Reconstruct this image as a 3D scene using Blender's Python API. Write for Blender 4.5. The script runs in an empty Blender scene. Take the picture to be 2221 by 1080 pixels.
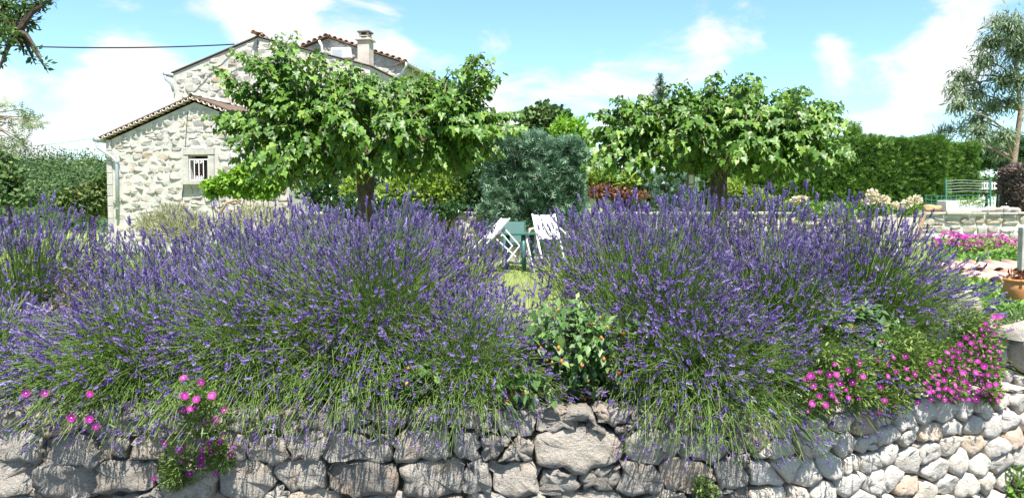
import bpy, math, random
import numpy as np
from mathutils import Vector, Matrix

random.seed(7)
rng = np.random.default_rng(7)
scene = bpy.context.scene
COL = scene.collection
R = math.radians

# ------------------------------------------------------------------ camera
FPX, CX, CY, HORIZON = 1700.0, 1110.5, 540.0, 450.0
CAM_Z = 1.6
PITCH = -math.atan((CY - HORIZON) / FPX)
cam_data = bpy.data.cameras.new('camera')
cam_data.sensor_width = 36.0
cam_data.lens = 36.0 * FPX / 2221.0
cam_data.clip_start = 0.05
cam_data.clip_end = 5000
cam = bpy.data.objects.new('camera', cam_data)
cam.location = (0, 0, CAM_Z)
cam.rotation_euler = (math.pi / 2 + PITCH, 0, 0)
COL.objects.link(cam)
scene.camera = cam

# ------------------------------------------------------------------ light
SUN_AZ, SUN_EL = R(17), R(62)
S = Vector((math.sin(SUN_AZ) * math.cos(SUN_EL), -math.cos(SUN_AZ) * math.cos(SUN_EL), math.sin(SUN_EL)))
sun = bpy.data.lights.new('sun', 'SUN')
sun.energy = 5.0
sun.angle = R(0.53)
sun.color = (1.0, 0.96, 0.90)
sun_o = bpy.data.objects.new('sun', sun)
sun_o.rotation_euler = S.to_track_quat('Z', 'Y').to_euler()
COL.objects.link(sun_o)

vs = scene.view_settings
vs.view_transform = 'Standard'
vs.look = 'None'
vs.gamma = 1.0
vs.use_curve_mapping = False
vs.exposure = 1.25

scene.cycles.max_bounces = 8
scene.cycles.transparent_max_bounces = 8
scene.cycles.use_denoising = True


class NT:
    """small node-tree helper"""
    def __init__(self, tree):
        self.t = tree

    def n(self, typ, **kw):
        nd = self.t.nodes.new(typ)
        for k, v in kw.items():
            if k.startswith('i_'):
                key = k[2:]
                key = int(key) if key.isdigit() else key.replace('_', ' ')
                nd.inputs[key].default_value = v
            else:
                setattr(nd, k, v)
        return nd

    def l(self, a, b):
        self.t.links.new(a, b)

    def math(self, op, a, b=None, clamp=False):
        nd = self.t.nodes.new('ShaderNodeMath')
        nd.operation = op
        nd.use_clamp = clamp
        for i, v in enumerate((a, b)):
            if v is None:
                continue
            if isinstance(v, (int, float)):
                nd.inputs[i].default_value = v
            else:
                self.l(v, nd.inputs[i])
        return nd.outputs[0]

    def ramp(self, fac, stops, interp='LINEAR'):
        nd = self.t.nodes.new('ShaderNodeValToRGB')
        cr = nd.color_ramp
        cr.interpolation = interp
        while len(cr.elements) < len(stops):
            cr.elements.new(0.5)
        for e, (p, c) in zip(cr.elements, stops):
            e.position = p
            e.color = (*c, 1) if len(c) == 3 else c
        self.l(fac, nd.inputs[0])
        return nd.outputs[0]

    def mix(self, fac, a, b, blend='MIX'):
        nd = self.t.nodes.new('ShaderNodeMix')
        nd.data_type = 'RGBA'
        nd.blend_type = blend
        for sock, v in ((nd.inputs[0], fac), (nd.inputs[6], a), (nd.inputs[7], b)):
            if isinstance(v, (int, float)):
                sock.default_value = v
            elif isinstance(v, tuple):
                sock.default_value = (*v, 1)
            else:
                self.l(v, sock)
        return nd.outputs[2]


def pxdir(px, py):
    x, y, z = (px - CX) / FPX, (CY - py) / FPX, -1.0
    a = math.pi / 2 + PITCH
    return Vector((x, y * math.cos(a) - z * math.sin(a), y * math.sin(a) + z * math.cos(a)))


def at(px, py, D):
    """the point of the place at depth D metres that the photo shows at this pixel"""
    d = pxdir(px, py)
    return Vector((d.x / d.y * D, D, CAM_Z + d.z / d.y * D))


def topx(P):
    """world points (N,3) -> photo pixels"""
    P = np.asarray(P, float)
    a = PITCH
    y = P[:, 1]
    z = P[:, 2] - CAM_Z
    fw = y * math.cos(a) + z * math.sin(a)
    up = -y * math.sin(a) + z * math.cos(a)
    return CX + FPX * P[:, 0] / fw, CY - FPX * up / fw


# ------------------------------------------------------------------ sky with fair-weather clouds
world = bpy.data.worlds.new('World')
scene.world = world
world.use_nodes = True
wt = world.node_tree
wt.nodes.clear()
w = NT(wt)
sky = w.n('ShaderNodeTexSky', sky_type='NISHITA', sun_disc=False)
sky.sun_elevation = SUN_EL
sky.sun_rotation = math.atan2(S.x, S.y)
sky.air_density = 1.0
sky.dust_density = 0.2
sky.ozone_density = 1.6
geo = w.n('ShaderNodeTexCoord')
vec = geo.outputs['Generated']
mp = w.n('ShaderNodeMapping')
mp.inputs['Scale'].default_value = (1.0, 1.0, 2.3)
w.l(vec, mp.inputs[0])
n1 = w.n('ShaderNodeTexNoise', i_Scale=7.5, i_Detail=10.0, i_Roughness=0.58, i_Distortion=0.3)
w.l(mp.outputs[0], n1.inputs['Vector'])
acc = n1.outputs[0]
blobs = [(60, 290, .15, .20), (330, 215, .12, .22), (590, 30, .12, .30), (280, 60, .10, .10), (820, 70, .07, .18),
         (1290, 205, .12, .20), (1080, 85, .05, .14), (1790, 110, .05, .16), (1540, 80, .045, .14), (2060, 175, .08, .22), (1950, 280, .10, .12),
         (1100, 240, .08, .10), (1640, 95, .03, .1), (1720, 20, .06, -.12), (960, 30, .06, -.2), (1330, 40, .12, -.16), (1650, 200, .08, -.08), (110, 110, .07, -.14), (1900, 60, .08, -.1)]
for bx, by, rad, amp in blobs:
    d = pxdir(bx, by).normalized()
    dist = w.n('ShaderNodeVectorMath', operation='DISTANCE')
    w.l(vec, dist.inputs[0])
    dist.inputs[1].default_value = d
    mr = w.n('ShaderNodeMapRange', interpolation_type='SMOOTHSTEP')
    mr.inputs['From Min'].default_value = 0.0
    mr.inputs['From Max'].default_value = rad
    mr.inputs['To Min'].default_value = amp
    mr.inputs['To Max'].default_value = 0.0
    w.l(dist.outputs['Value'], mr.inputs['Value'])
    acc = w.math('ADD', acc, mr.outputs[0])
cm = w.n('ShaderNodeMapRange', interpolation_type='SMOOTHSTEP')
cm.inputs['From Min'].default_value = 0.50
cm.inputs['From Max'].default_value = 0.70
w.l(acc, cm.inputs['Value'])
tint = w.mix(1.0, sky.outputs[0], (0.82, 1.0, 1.08), 'MULTIPLY')
SKY_STR = 0.10
cl = w.mix(cm.outputs[0], tint, (4.5, 4.6, 4.7))
bg = w.n('ShaderNodeBackground', i_Strength=SKY_STR)
w.l(cl, bg.inputs[0])
out = w.n('ShaderNodeOutputWorld')
w.l(bg.outputs[0], out.inputs[0])

# ------------------------------------------------------------------ materials
MATS = {}


def newmat(name):
    m = bpy.data.materials.new(name)
    m.use_nodes = True
    m.node_tree.nodes.clear()
    MATS[name] = m
    k = NT(m.node_tree)
    o = k.n('ShaderNodeOutputMaterial')
    return m, k, o


def bump(k, height, strength, dist):
    b = k.n('ShaderNodeBump', i_Strength=strength, i_Distance=dist)
    k.l(height, b.inputs['Height'])
    return b.outputs[0]


def plain(name, col, rough=0.6, metal=0.0, noise=0.12, scale=12.0, bumpd=0.0, spec=0.4):
    m, k, o = newmat(name)
    p = k.n('ShaderNodeBsdfPrincipled', i_Roughness=rough, i_Metallic=metal)
    p.inputs['Specular IOR Level'].default_value = spec
    tc = k.n('ShaderNodeTexCoord')
    nz = k.n('ShaderNodeTexNoise', i_Scale=scale, i_Detail=6.0, i_Roughness=0.65)
    k.l(tc.outputs['Object'], nz.inputs['Vector'])
    lo = tuple(c * (1 - noise * 2) for c in col)
    hi = tuple(min(1, c * (1 + noise * 2)) for c in col)
    k.l(k.ramp(nz.outputs[0], [(0.3, lo), (0.7, hi)]), p.inputs['Base Color'])
    if bumpd:
        k.l(bump(k, nz.outputs[0], 1.0, bumpd), p.inputs['Normal'])
    k.l(p.outputs[0], o.inputs[0])
    return m


def leafmat(name, stops, rough=0.5, trans=0.3, tcol=None, spec=0.4, attr=True):
    """leaf or petal: each one's own colour comes from the per-leaf value 'var'"""
    m, k, o = newmat(name)
    if attr:
        a = k.n('ShaderNodeAttribute', attribute_name='var')
        oi = k.n('ShaderNodeObjectInfo')
        # single leaves (var < 0) vary by object
        v = k.math('ADD', k.math('MAXIMUM', a.outputs['Fac'], 0.0), k.math('MULTIPLY', k.math('LESS_THAN', a.outputs['Fac'], 0.0), oi.outputs['Random']))
    c = k.ramp(v, stops)
    p = k.n('ShaderNodeBsdfPrincipled', i_Roughness=rough)
    p.inputs['Specular IOR Level'].default_value = spec
    k.l(c, p.inputs['Base Color'])
    t = k.n('ShaderNodeBsdfTranslucent')
    if tcol:
        k.l(k.mix(1.0, c, tcol, 'MULTIPLY'), t.inputs[0])
    else:
        k.l(c, t.inputs[0])
    mx = k.n('ShaderNodeMixShader', i_0=trans)
    k.l(p.outputs[0], mx.inputs[1])
    k.l(t.outputs[0], mx.inputs[2])
    k.l(mx.outputs[0], o.inputs[0])
    return m


def stonemat(name, stops, scale=9.0, bumpd=0.012, rust=(0.42, 0.25, 0.12), rust_amt=0.5, lich=(0.10, 0.10, 0.095), lich_amt=0.5):
    m, k, o = newmat(name)
    tc = k.n('ShaderNodeTexCoord')
    oi = k.n('ShaderNodeObjectInfo')
    off = k.n('ShaderNodeVectorMath', operation='ADD')
    k.l(tc.outputs['Object'], off.inputs[0])
    comb = k.n('ShaderNodeCombineXYZ')
    k.l(k.math('MULTIPLY', oi.outputs['Random'], 37.0), comb.inputs[0])
    k.l(comb.outputs[0], off.inputs[1])
    V = off.outputs[0]
    big = k.n('ShaderNodeTexNoise', i_Scale=scale, i_Detail=8.0, i_Roughness=0.7)
    fine = k.n('ShaderNodeTexNoise', i_Scale=scale * 9, i_Detail=5.0, i_Roughness=0.75)
    grain = k.n('ShaderNodeTexVoronoi', i_Scale=scale * 16)
    for t in (big, fine, grain):
        k.l(V, t.inputs['Vector'])
    base = k.ramp(oi.outputs['Random'], stops)
    rf = k.ramp(big.outputs[0], [(0.55, (0, 0, 0)), (0.72, (rust_amt,) * 3)])
    c = k.mix(rf, base, rust)
    lf = k.ramp(fine.outputs[0], [(0.52, (0, 0, 0)), (0.7, (lich_amt,) * 3)])
    c = k.mix(lf, c, lich)
    gr = k.ramp(grain.outputs['Distance'], [(0.0, (0.72,) * 3), (0.5, (1.12,) * 3)])
    c = k.mix(0.6, c, gr, 'MULTIPLY')
    p = k.n('ShaderNodeBsdfPrincipled', i_Roughness=0.85)
    p.inputs['Specular IOR Level'].default_value = 0.25
    k.l(c, p.inputs['Base Color'])
    chip = k.n('ShaderNodeTexVoronoi', i_Scale=scale * 2.2)
    k.l(V, chip.inputs['Vector'])
    h = k.math('ADD', k.math('ADD', big.outputs[0], k.math('MULTIPLY', chip.outputs['Distance'], 0.28)), k.math('MULTIPLY', fine.outputs[0], 0.45))
    k.l(bump(k, h, 1.0, bumpd), p.inputs['Normal'])
    k.l(p.outputs[0], o.inputs[0])
    return m


M_wallstone = stonemat('granite_wall_stone', [(0.0, (0.24, 0.215, 0.185)), (0.3, (0.43, 0.39, 0.335)), (0.6, (0.33, 0.30, 0.26)), (0.85, (0.46, 0.40, 0.325)), (0.97, (0.44, 0.36, 0.28)), (1.0, (0.42, 0.33, 0.25))], scale=8, bumpd=0.035)
M_drystone = stonemat('pale_dry_stone', [(0.0, (0.44, 0.405, 0.35)), (0.3, (0.61, 0.565, 0.50)), (0.6, (0.52, 0.48, 0.42)), (0.9, (0.61, 0.54, 0.44)), (0.97, (0.50, 0.39, 0.28)), (1.0, (0.46, 0.35, 0.27))], scale=9, bumpd=0.022, lich_amt=0.35)
M_housestone = stonemat('house_stone', [(0.0, (0.30, 0.28, 0.25)), (0.25, (0.41, 0.385, 0.345)), (0.6, (0.365, 0.34, 0.305)), (0.86, (0.41, 0.365, 0.30)), (0.96, (0.37, 0.29, 0.21)), (1.0, (0.26, 0.23, 0.20))], scale=4, bumpd=0.018, lich_amt=0.35, rust_amt=0.35)
M_mortar = plain('lime_mortar', (0.43, 0.41, 0.37), 0.9, scale=5, noise=0.08, bumpd=0.015)
M_dressed = plain('dressed_stone', (0.39, 0.365, 0.325), 0.85, scale=8, noise=0.1, bumpd=0.008)
M_core = plain('wall_core_earth', (0.09, 0.075, 0.06), 0.95, scale=14, noise=0.2, bumpd=0.02)
M_tile = plain('clay_tile', (0.46, 0.30, 0.21), 0.85, scale=6, noise=0.22, bumpd=0.004)
M_tileold = plain('weathered_clay_tile', (0.50, 0.41, 0.33), 0.9, scale=5, noise=0.25, bumpd=0.004)
M_roofwood = plain('roof_edge_brown', (0.13, 0.085, 0.06), 0.8, scale=7)
M_zinc = plain('zinc', (0.40, 0.44, 0.48), 0.45, 0.6, 0.06, 6)
M_white = plain('white_paint', (0.80, 0.80, 0.79), 0.45, noise=0.03)
M_whitefab = plain('white_textilene', (0.80, 0.80, 0.78), 0.7, noise=0.03, scale=60)
M_greenplastic = plain('green_plastic', (0.045, 0.13, 0.115), 0.4, noise=0.05)
M_greenfab = plain('green_textilene', (0.07, 0.15, 0.14), 0.7, noise=0.08, scale=50)
M_dark = plain('dark_interior', (0.03, 0.025, 0.022), 0.8)
M_curtain = plain('brown_curtain', (0.14, 0.07, 0.05), 0.9, scale=20)
M_render = plain('grey_pink_render', (0.44, 0.38, 0.33), 0.9, scale=3, noise=0.1, bumpd=0.004)
M_bark = plain('bark', (0.065, 0.05, 0.038), 0.95, scale=14, noise=0.3, bumpd=0.02)
M_twig = plain('pale_bark', (0.22, 0.17, 0.12), 0.9, scale=14, noise=0.25, bumpd=0.01)
M_vinewood = plain('vine_wood', (0.30, 0.20, 0.13), 0.9, scale=20, noise=0.2, bumpd=0.01)
M_oldwood = plain('grey_weathered_wood', (0.38, 0.35, 0.31), 0.85, scale=9, noise=0.16, bumpd=0.004)
M_cable = plain('black_cable', (0.02, 0.02, 0.02), 0.6)
M_terracotta = plain('terracotta_pot', (0.50, 0.22, 0.075), 0.6, scale=5, noise=0.12)
M_wire = plain('green_wire', (0.06, 0.20, 0.17), 0.5)
M_greywire = plain('grey_wire', (0.35, 0.38, 0.36), 0.5)
M_road = plain('asphalt', (0.06, 0.06, 0.06), 0.9, scale=40, noise=0.25, bumpd=0.006)

L_mulb = leafmat('mulberry_leaf', [(0.0, (0.040, 0.095, 0.012)), (0.5, (0.074, 0.155, 0.020)), (0.85, (0.125, 0.23, 0.034)), (1.0, (0.20, 0.29, 0.055))], 0.42, 0.20, (1.3, 1.5, 0.6), 0.32)
L_spike = leafmat('lavender_flower', [(0.0, (0.105, 0.070, 0.195)), (0.35, (0.160, 0.112, 0.280)), (0.7, (0.235, 0.178, 0.375)), (0.90, (0.34, 0.28, 0.49)), (0.94, (0.20, 0.17, 0.20)), (1.0, (0.22, 0.19, 0.17))], 0.8, 0.2, None, 0.15)
L_stem = leafmat('lavender_stem', [(0.0, (0.10, 0.18, 0.035)), (0.5, (0.165, 0.275, 0.055)), (0.82, (0.25, 0.34, 0.10)), (0.94, (0.34, 0.33, 0.18)), (1.0, (0.36, 0.29, 0.19))], 0.6, 0.25, None, 0.25)
L_lavleaf = leafmat('lavender_leaf', [(0.0, (0.075, 0.14, 0.034)), (0.6, (0.13, 0.215, 0.06)), (1.0, (0.21, 0.29, 0.115))], 0.7, 0.25, None, 0.2)
L_dry = leafmat('dry_stem', [(0.0, (0.07, 0.05, 0.035)), (0.5, (0.16, 0.115, 0.08)), (1.0, (0.34, 0.27, 0.19))], 0.85, 0.1, None, 0.1)
L_hyp = leafmat('broad_shrub_leaf', [(0.0, (0.045, 0.105, 0.028)), (0.6, (0.095, 0.185, 0.045)), (1.0, (0.19, 0.28, 0.08))], 0.45, 0.2, (1.2, 1.3, 0.6), 0.4)
L_berry = leafmat('orange_berry', [(0.0, (0.40, 0.07, 0.02)), (0.6, (0.50, 0.16, 0.03)), (1.0, (0.50, 0.30, 0.08))], 0.35, 0.1, None, 0.5)
L_mat = leafmat('ice_plant_leaf', [(0.0, (0.08, 0.145, 0.028)), (0.6, (0.17, 0.255, 0.055)), (1.0, (0.30, 0.36, 0.10))], 0.5, 0.2, None, 0.35)
L_pink = leafmat('magenta_petal', [(0.0, (0.30, 0.015, 0.21)), (0.6, (0.46, 0.03, 0.33)), (1.0, (0.58, 0.10, 0.42))], 0.6, 0.3, None, 0.2)
L_pinkeye = plain('pale_flower_eye', (0.75, 0.55, 0.62), 0.7)
L_juniper = leafmat('blue_juniper_spray', [(0.0, (0.09, 0.17, 0.10)), (0.6, (0.155, 0.26, 0.16)), (0.93, (0.25, 0.36, 0.24)), (0.97, (0.24, 0.17, 0.11)), (1.0, (0.26, 0.18, 0.12))], 0.75, 0.15, None, 0.2)
L_hedge = leafmat('hedge_spray', [(0.0, (0.055, 0.125, 0.018)), (0.6, (0.10, 0.20, 0.028)), (0.96, (0.16, 0.27, 0.045)), (1.0, (0.22, 0.13, 0.05))], 0.65, 0.15, None, 0.25)
L_purple = leafmat('purple_hedge_leaf', [(0.0, (0.08, 0.055, 0.05)), (0.6, (0.16, 0.115, 0.10)), (1.0, (0.25, 0.20, 0.15))], 0.6, 0.2, None, 0.3)
L_laurel = leafmat('laurel_leaf', [(0.0, (0.018, 0.05, 0.012)), (0.7, (0.03, 0.08, 0.018)), (1.0, (0.06, 0.12, 0.03))], 0.35, 0.15, None, 0.5)
L_yellow = leafmat('yellow_green_leaf', [(0.0, (0.12, 0.21, 0.025)), (0.6, (0.22, 0.33, 0.04)), (1.0, (0.33, 0.42, 0.08))], 0.5, 0.3, None, 0.35)
L_red = leafmat('copper_leaf', [(0.0, (0.10, 0.035, 0.02)), (0.6, (0.18, 0.08, 0.045)), (1.0, (0.26, 0.15, 0.07))], 0.6, 0.2, None, 0.3)
L_vine = leafmat('vine_leaf', [(0.0, (0.12, 0.25, 0.025)), (0.6, (0.19, 0.35, 0.04)), (1.0, (0.30, 0.42, 0.07))], 0.5, 0.4, (1.2, 1.3, 0.5), 0.35)
L_pale = leafmat('dry_shrub_sprig', [(0.0, (0.20, 0.22, 0.11)), (0.6, (0.32, 0.33, 0.19)), (1.0, (0.48, 0.44, 0.30))], 0.8, 0.2, None, 0.15)
L_euc = leafmat('eucalyptus_leaf', [(0.0, (0.09, 0.14, 0.07)), (0.6, (0.17, 0.23, 0.12)), (1.0, (0.28, 0.33, 0.19))], 0.5, 0.25, None, 0.35)
L_far = leafmat('woodland_leaf', [(0.0, (0.030, 0.068, 0.026)), (0.5, (0.075, 0.135, 0.042)), (0.85, (0.15, 0.21, 0.065)), (1.0, (0.24, 0.26, 0.10))], 0.7, 0.2, None, 0.2)
L_chest = leafmat('chestnut_leaf', [(0.0, (0.045, 0.085, 0.02)), (0.6, (0.09, 0.14, 0.035)), (1.0, (0.22, 0.21, 0.09))], 0.6, 0.2, None, 0.25)
L_plum = leafmat('plum_leaf', [(0.0, (0.03, 0.07, 0.015)), (0.6, (0.07, 0.14, 0.025)), (1.0, (0.15, 0.22, 0.05))], 0.45, 0.35, None, 0.4)
L_feather = leafmat('feathery_leaf', [(0.0, (0.16, 0.22, 0.10)), (0.6, (0.25, 0.31, 0.16)), (1.0, (0.38, 0.42, 0.26))], 0.6, 0.35, None, 0.2)
L_grass = leafmat('grass_blade', [(0.0, (0.13, 0.20, 0.04)), (0.5, (0.24, 0.30, 0.08)), (0.8, (0.36, 0.38, 0.14)), (1.0, (0.48, 0.43, 0.22))], 0.7, 0.3, None, 0.2)
L_cream = leafmat('cream_blossom', [(0.0, (0.52, 0.42, 0.25)), (0.6, (0.70, 0.62, 0.45)), (1.0, (0.78, 0.74, 0.64))], 0.7, 0.3, None, 0.15)
L_cover = leafmat('ground_cover_leaf', [(0.0, (0.08, 0.18, 0.03)), (0.6, (0.16, 0.30, 0.05)), (1.0, (0.27, 0.38, 0.09))], 0.45, 0.35, None, 0.35)

# ground: soil by the wall, dry lawn behind
m, k, o = newmat('ground_soil_and_lawn')
tc = k.n('ShaderNodeTexCoord')
sep = k.n('ShaderNodeSeparateXYZ')
k.l(tc.outputs['Object'], sep.inputs[0])
na = k.n('ShaderNodeTexNoise', i_Scale=1.3, i_Detail=8.0, i_Roughness=0.7)
nb = k.n('ShaderNodeTexNoise', i_Scale=30.0, i_Detail=5.0, i_Roughness=0.7)
for t in (na, nb):
    k.l(tc.outputs['Object'], t.inputs['Vector'])
soil = k.ramp(nb.outputs[0], [(0.3, (0.07, 0.052, 0.036)), (0.7, (0.16, 0.125, 0.09))])
gr = k.ramp(na.outputs[0], [(0.3, (0.13, 0.19, 0.045)), (0.55, (0.22, 0.27, 0.075)), (0.75, (0.33, 0.32, 0.14))])
gr = k.mix(0.5, gr, k.ramp(nb.outputs[0], [(0.3, (0.6,) * 3), (0.7, (1.3,) * 3)]), 'MULTIPLY')
f = k.ramp(k.math('ADD', k.math('MULTIPLY', sep.outputs[1], 0.1), k.math('MULTIPLY', na.outputs[0], 0.1)), [(0.48, (0, 0, 0)), (0.56, (1, 1, 1))])
p = k.n('ShaderNodeBsdfPrincipled', i_Roughness=0.95)
k.l(k.mix(f, soil, gr), p.inputs['Base Color'])
k.l(bump(k, nb.outputs[0], 1.0, 0.02), p.inputs['Normal'])
k.l(p.outputs[0], o.inputs[0])
M_ground = m


# ------------------------------------------------------------------ mesh helpers
def setp(o, label=None, cat=None, group=None, kind=None):
    for key, v in (('label', label), ('category', cat), ('group', group), ('kind', kind)):
        if v:
            o[key] = v
    return o


def link(name, me, mat=None, parent=None, **props):
    if mat is not None and me is not None and not me.materials:
        me.materials.append(mat)
    o = bpy.data.objects.new(name, me)
    COL.objects.link(o)
    if parent is not None:
        o.parent = parent
    setp(o, **props)
    return o


def root(name, label, cat, loc=(0, 0, 0), group=None, rz=0.0):
    o = link(name, None, label=label, cat=cat, group=group)
    o.location = loc
    o.rotation_euler = (0, 0, rz)
    o.empty_display_size = 0.1
    return o


def mesh_np(name, V, F, var=None, smooth=False):
    """V (N,3); F list of equal-length face arrays [(M,k), ...]"""
    me = bpy.data.meshes.new(name)
    V = np.ascontiguousarray(V, dtype=np.float32)
    me.vertices.add(len(V))
    me.vertices.foreach_set('co', V.ravel())
    loops = np.concatenate([np.asarray(f, dtype=np.int32).ravel() for f in F])
    tot = np.concatenate([np.full(len(f), np.asarray(f).shape[1], dtype=np.int32) for f in F])
    st = np.concatenate([[0], np.cumsum(tot)[:-1]]).astype(np.int32)
    me.loops.add(len(loops))
    me.loops.foreach_set('vertex_index', loops)
    me.polygons.add(len(tot))
    me.polygons.foreach_set('loop_start', st)
    if var is not None:
        at_ = me.attributes.new('var', 'FLOAT', 'POINT')
        at_.data.foreach_set('value', np.ascontiguousarray(var, dtype=np.float32))
    me.update(calc_edges=True)
    if smooth:
        me.shade_smooth()
    return me


def norm(a):
    return a / np.maximum(np.linalg.norm(a, axis=-1, keepdims=True), 1e-9)


def frames(ydir, up):
    """(N,3,3) columns x,y,z with y along ydir and z near up"""
    y = norm(np.asarray(ydir, float))
    x = norm(np.cross(y, up))
    bad = np.linalg.norm(np.cross(y, up), axis=1) < 1e-4
    if bad.any():
        x[bad] = norm(np.cross(y[bad], np.array([[0.3, 0.9, 0.1]])))
    z = np.cross(x, y)
    return np.stack([x, y, z], axis=2)


def scatter(name, tmpl, T, Fr, sx, sy=None, var=None, smooth=False):
    """one mesh of many copies of a template (verts, [faces])"""
    tv, tf = tmpl
    tv = np.asarray(tv, float)
    N, K = len(T), len(tv)
    sx = np.broadcast_to(np.asarray(sx, float), (N,))
    sy = sx if sy is None else np.broadcast_to(np.asarray(sy, float), (N,))
    loc = tv[None] * np.stack([sx, sy, sx], axis=1)[:, None, :]
    V = np.einsum('nij,nkj->nki', Fr, loc) + np.asarray(T)[:, None, :]
    off = (np.arange(N) * K)[:, None, None]
    F = [(np.asarray(f)[None] + off).reshape(-1, np.asarray(f).shape[1]) for f in tf]
    var = rng.random(N) if var is None else var
    return mesh_np(name, V.reshape(-1, 3), F, np.repeat(var, K), smooth)


def rand_dirs(n):
    return norm(rng.normal(size=(n, 3)))


# leaf templates: y from stalk (0) to tip (1), z up
T_LEAF = (np.array([[0, 0, 0], [.28, .4, .05], [0, 1, -.06], [-.28, .4, .05], [0, .45, -.02]]), [np.array([[0, 1, 4], [1, 2, 4], [0, 4, 3], [3, 4, 2]])])
T_DIAM = (np.array([[0, 0, 0], [.5, .5, .06], [0, 1, 0], [-.5, .5, .06]]), [np.array([[0, 1, 2], [0, 2, 3]])])
T_BLADE = (np.array([[-.5, 0, 0], [.5, 0, 0], [.3, .6, .06], [-.3, .6, .06], [0, 1, .2]]), [np.array([[0, 1, 2], [0, 2, 3], [3, 2, 4]])])
T_CLUMP = (np.array([[0, 0, 0], [.4, .25, .1], [.2, .8, 0], [-.3, .9, .1], [-.5, .3, -.05]]), [np.array([[0, 1, 2], [0, 2, 3], [0, 3, 4]])])
_half = [(.25, -.07), (.41, .18), (.28, .32), (.37, .55), (.17, .68)]
_lv = [(0, 0, 0), (0, .45, .03), (0, 1.0, -.16)]
_lv += [(x, y, .07 * math.sin(i * 2.1) + .04) for i, (x, y) in enumerate(_half)]
_lv += [(-x, y, .07 * math.sin(i * 1.7 + 1) + .04) for i, (x, y) in enumerate(_half)]
T_MULB = (np.array(_lv), [np.array([[0, 3, 1], [3, 4, 1], [4, 5, 1], [5, 6, 1], [6, 7, 1], [7, 2, 1], [0, 1, 8], [8, 1, 9], [9, 1, 10], [10, 1, 11], [11, 1, 12], [12, 1, 2]])])
# feathery spray: a stalk with narrow side blades in one plane
_v, _f = [], []
for i, (yy, ln) in enumerate([(.15, .40), (.42, .42), (.70, .30)]):
    for s in (-1, 1):
        b = len(_v)
        _v += [(0, yy - .07, 0), (0, yy + .08, 0), (s * ln, yy + ln * .75, .07 * s * (-1) ** i)]
        _f.append((b, b + 1, b + 2))
_v += [(-.05, 0, 0), (.05, 0, 0), (0, 1.05, .03)]
_f.append((len(_v) - 3, len(_v) - 2, len(_v) - 1))
T_SPRAY = (np.array(_v), [np.array(_f)])
# lavender spike: whorls of small florets round a thin axis
_v, _f = [], []
_wh = [(.0, .6, 3), (.15, 1.0, 4), (.36, 1.05, 4), (.56, .95, 4), (.74, .7, 3)]
for i, (t, r, cnt) in enumerate(_wh):
    for j in range(cnt):
        a = 2 * math.pi * (j + .43 * i) / cnt + .5 * math.sin(i * 3.1 + j)
        ca, sa = math.cos(a), math.sin(a)
        rr = r * (1 + .3 * math.sin(j * 2.6 + i * 1.9))
        hh = .25 + .06 * math.sin(j * 1.7 + i)
        wq = .62
        b = len(_v)
        _v += [(ca * .15, t, sa * .15), (ca * rr * .7 - sa * wq, t + hh * .5, sa * rr * .7 + ca * wq), (ca * rr * 1.15, t + hh, sa * rr * 1.15), (ca * rr * .7 + sa * wq, t + hh * .5, sa * rr * .7 - ca * wq)]
        _f += [(b, b + 1, b + 3), (b + 1, b + 2, b + 3)]
T_SPIKE = (np.array(_v), [np.array(_f)])


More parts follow.
